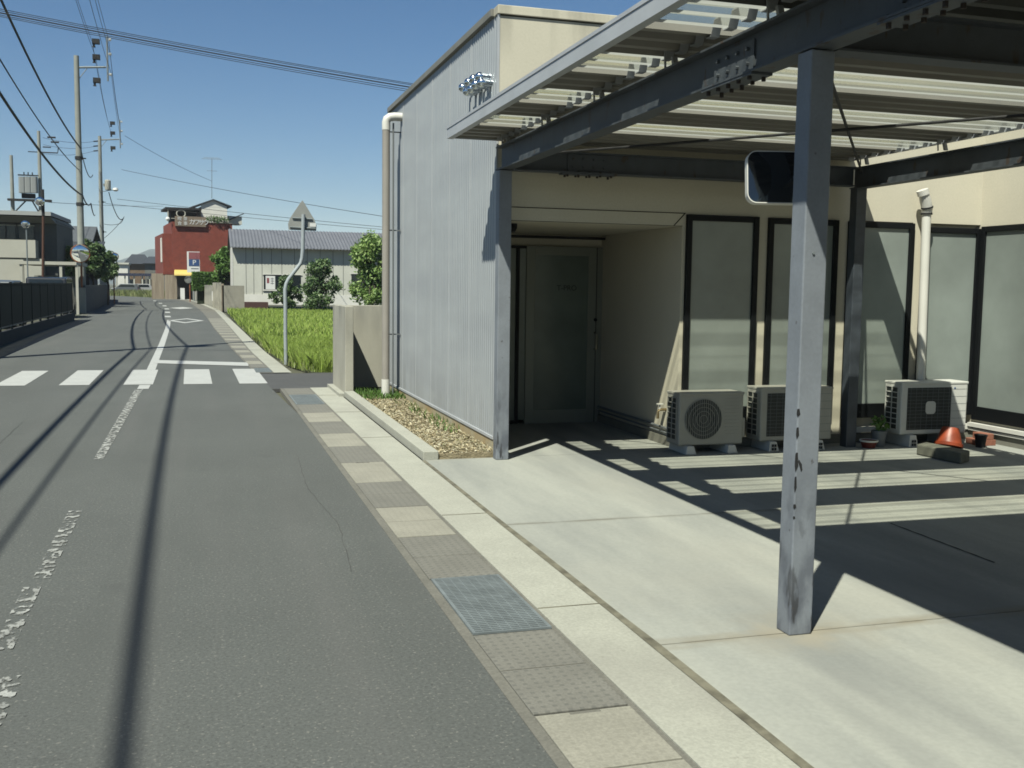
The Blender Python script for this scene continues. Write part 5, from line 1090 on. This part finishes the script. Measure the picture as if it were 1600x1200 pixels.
MB().box(hx(98, Y), hx(105, Y), Y+0.4, Y+0.8, 0, hzz(431, Y)).build('cabinet', wall_cream, t)
MB().box(hx(-30, Y), hx(29, Y), Y+1.5, Y+1.7, 0, hzz(405, Y)).build('side_wall', wall_cream, t)
# cars behind the fence
def car(x, y, L, W, H, m, label, rot=0):
    t = thing('parked_car', (x, y, 0), label, 'car', 'cars parked behind the fence')
    M = Matrix.Translation((x, y, 0)) @ Matrix.Rotation(rot, 4, 'Z')
    prof = [(-L/2, 0.30), (-L/2-0.02, 0.75), (-L/2+0.06, 0.98), (-L/2+0.35, H*0.97), (-L/2+0.8, H), (L*0.12, H), (L*0.30, 0.98), (L/2-0.1, 0.85), (L/2, 0.6), (L/2-0.03, 0.3)]
    mb = MB(); mb.prism([M @ Vector((-W/2, p, z)) for p, z in prof], M.to_3x3() @ Vector((W, 0, 0))); bd = mb.build('body', m, t, bevel=0.05)
    g = [(-L/2+0.42, 1.05), (-L/2+0.55, H-0.12), (L*0.10, H-0.12), (L*0.23, 1.05)]
    for s in (-1, 1):
        mb = MB(); mb.prism([M @ Vector((s*(W/2+0.004), p, z)) for p, z in g], M.to_3x3() @ Vector((s*0.004, 0, 0))); mb.build('side_window', dark_glass, t)
        MB().box(s*W/2-0.12 if s > 0 else -W/2-0.005, W/2+0.005 if s > 0 else -W/2+0.12, -L/2-0.035, -L/2-0.018, 0.72, 0.95, M).build('tail_lamp', tail_red, t)
    mb = MB(); mb.prism([M @ Vector((-W/2+0.14, p, z)) for p, z in ((-L/2+0.085, 1.05), (-L/2+0.29, H-0.12), (-L/2+0.30, H-0.10), (-L/2+0.095, 1.03))], M.to_3x3() @ Vector((W-0.28, 0, 0)))
    mb.v = [tuple(Vector(v)+M.to_3x3() @ Vector((0, -0.03, 0))) for v in mb.v]; mb.build('rear_window', dark_glass, t)
    for sx in (-1, 1):
        for sy in (-L*0.31, L*0.31):
            c = M @ Vector((sx*(W/2-0.10), sy, 0.30)); w = MB().lathe([(0.28, -0.1), (0.31, -0.08), (0.31, 0.08), (0.28, 0.1)], c, 20, Matrix.Rotation(rot, 4, 'Z') @ Matrix.Rotation(R(90), 4, 'Y')).build('wheel', rubber, t, smooth=True)
    MB().box(-0.16, 0.16, -L/2-0.045, -L/2-0.036, 0.5, 0.66, M).build('number_plate', whitep, t)
    return t
p = AY(8, 445, 37); car(p.x-0.55, 38.5, 3.4, 1.48, 1.60, car_silver, 'silver parked car seen through the fence at the left edge of the photo')
p = AY(70, 440, 45); car(AY(70, 440, 48).x, 50, 4.0, 1.6, 1.78, car_paint, 'dark parked car seen through the fence, its roof showing above it')
p = AY(22, 440, 44); car(p.x-1.2, 46, 3.4, 1.5, 1.62, car_paint, 'dark parked car farther back behind the silver car')

# trees left
for k_, (px, pt_, pb, hw, Y, lb) in enumerate(((113, 386, 436, 17, 70, 'dark green tree left of the tallest pole'), (143, 376, 436, 22, 72, 'broad dark green tree behind the tallest pole'), (167, 392, 440, 15, 78, 'dark green tree right of the distant utility pole'))):
    treepx('tree', px, pt_, pb, hw, Y, tree_m if k_ == 0 else bush_m, lb, seed=20+k_, N=5500, size=0.12, lobes=28)
# far houses at the bend
def far_house(px0, px1, pyr, pye, pyb, Y, wm, label):
    x0, x1 = AY(px0, 440, Y).x, AY(px1, 440, Y).x; zr, ze = AY(200, pyr, Y).z, AY(200, pye, Y).z
    t = thing('house', ((x0+x1)/2, Y+4, 0), label, 'house', 'far houses at the end of the road')
    MB().box(x0+0.4, x1-0.4, Y+0.5, Y+8, 0, ze+0.1).build('wall', wm, t); xm = (x0+x1)/2
    mb = MB(); mb.add([(x0, Y, ze), (x1, Y, ze), (x1, Y+8.5, ze), (x0, Y+8.5, ze), (xm-1, Y+4, zr), (xm+1, Y+4, zr)], [(0, 1, 5, 4), (2, 3, 4, 5), (1, 2, 5), (3, 0, 4), (3, 2, 1, 0)]); mb.build('roof', rooftile, t)
    for f in (.2, .62):
        w = MB().box(x0+(x1-x0)*f, x0+(x1-x0)*(f+.2), Y+0.44, Y+0.499, 0.9, 2.2).build('window', dark_glass, t)
    return t
far_house(193, 236, 396, 412, 440, 175, mat('brown_house_wall', (0.30, 0.20, 0.12), 0.85, var=0.2), 'far brown walled house with dark hipped roof at the end of the road')
far_house(222, 262, 399, 411, 440, 165, mat('grey_house_wall', (0.27, 0.27, 0.24), 0.85, var=0.2), 'far grey walled house with dark roof just left of the red building')
x0, x1 = AY(184, 440, 160).x, AY(200, 440, 160).x; z = AY(190, 413, 160).z; t = thing('garage', ((x0+x1)/2, 162, 0), 'small white garage at the end of the road', 'shed')
MB().box(x0, x1, 160, 164, 0, z).build('wall', wall_white, t); MB().box(x0-.2, x1+.2, 159.7, 164.2, z, z+0.25).build('roof', wall_grey, t)
x0, x1 = AY(182, 440, 150).x, AY(246, 440, 150).x; z = AY(200, 431, 150).z; t = thing('carport', ((x0+x1)/2, 151, 0), 'long far carport with dark blue roof edge at the end of the road', 'carport')
MB().box(x0, x1, 149, 153, z, z+0.35).build('roof', mat('navy_roof', (0.03, 0.04, 0.09), 0.6), t)
for f in (0, .2, .42, .62, .8, .98): MB().box(x0+(x1-x0)*f, x0+(x1-x0)*f+0.18, 149.2, 149.4, 0, z).build('post', wall_cream, t)
x_ = AY(196, 440, 148).x; car(x_, 148, 3.6, 1.6, 1.5, car_silver, 'far silver car parked under the carport at the end of the road', rot=R(80)); x_ = AY(212, 440, 147).x; car(x_, 149.5, 3.9, 1.6, 1.5, mat('car_white', (0.7, 0.7, 0.7), 0.3), 'far white car parked under the carport at the end of the road', rot=R(100))
# low background row so the horizon is not bare
for k_, (a_, b_, r_, e_, Y, m_) in enumerate(((-260, -120, 404, 418, 210, wall_cream), (-130, 10, 410, 420, 190, wall_grey), (640, 800, 405, 420, 230, wall_cream), (900, 1100, 405, 420, 220, wall_white))):
    far_house(a_, b_, r_, e_, 440, Y, m_, ['far cream house on the left beyond the frame', 'far grey house at the left behind the parked cars', 'far cream house hidden behind the ribbed wall', 'far white house hidden behind the entrance'][k_])
# hills
mb = MB(); N = 90; vs = []; xs = np.linspace(-1500, 1500, N)
def hh(x, s): return 78+20*math.sin(x*0.006+s)+12*math.sin(x*0.019+2*s)+6*math.sin(x*0.051+s)
Yh = 2200
for j, (yy, f) in enumerate(((Yh, 0), (Yh+60, .45), (Yh+200, .85), (Yh+330, 1.0), (Yh+600, .7))): vs += [(x, yy, -1+hh(x, 1.3)*f*0.82) for x in xs]
mb.add(vs, [(j*N+i, j*N+i+1, (j+1)*N+i+1, (j+1)*N+i) for j in range(4) for i in range(N-1)])
mb.build('hills', mat('forest_hill', (0.05, 0.075, 0.045), 0.95, var=0.4, scale=0.02, bump=0.6, bscale=0.05, dist=3), kind='structure', smooth=True)
bx('far_plain', (-3000, 3000, 2900, 3100, -0.3, -0.05), mat('far_ground', (0.16, 0.16, 0.10)), kind='structure')

# thin summer haze
hz_ = bx('haze', (-3200, 3200, -300, 3200, -1.5, 135), mat('haze_air', (1, 1, 1)), kind='stuff')
hm = bpy.data.materials.new('haze_volume'); hm.use_nodes = True; hn = hm.node_tree.nodes; hn.remove(hn['Principled BSDF'])
pv = hn.new('ShaderNodeVolumePrincipled'); pv.inputs['Color'].default_value = (0.80, 0.88, 0.97, 1); pv.inputs['Density'].default_value = 0.00022
hm.node_tree.links.new(pv.outputs[0], hn['Material Output'].inputs['Volume']); hz_.data.materials.clear(); hz_.data.materials.append(hm)
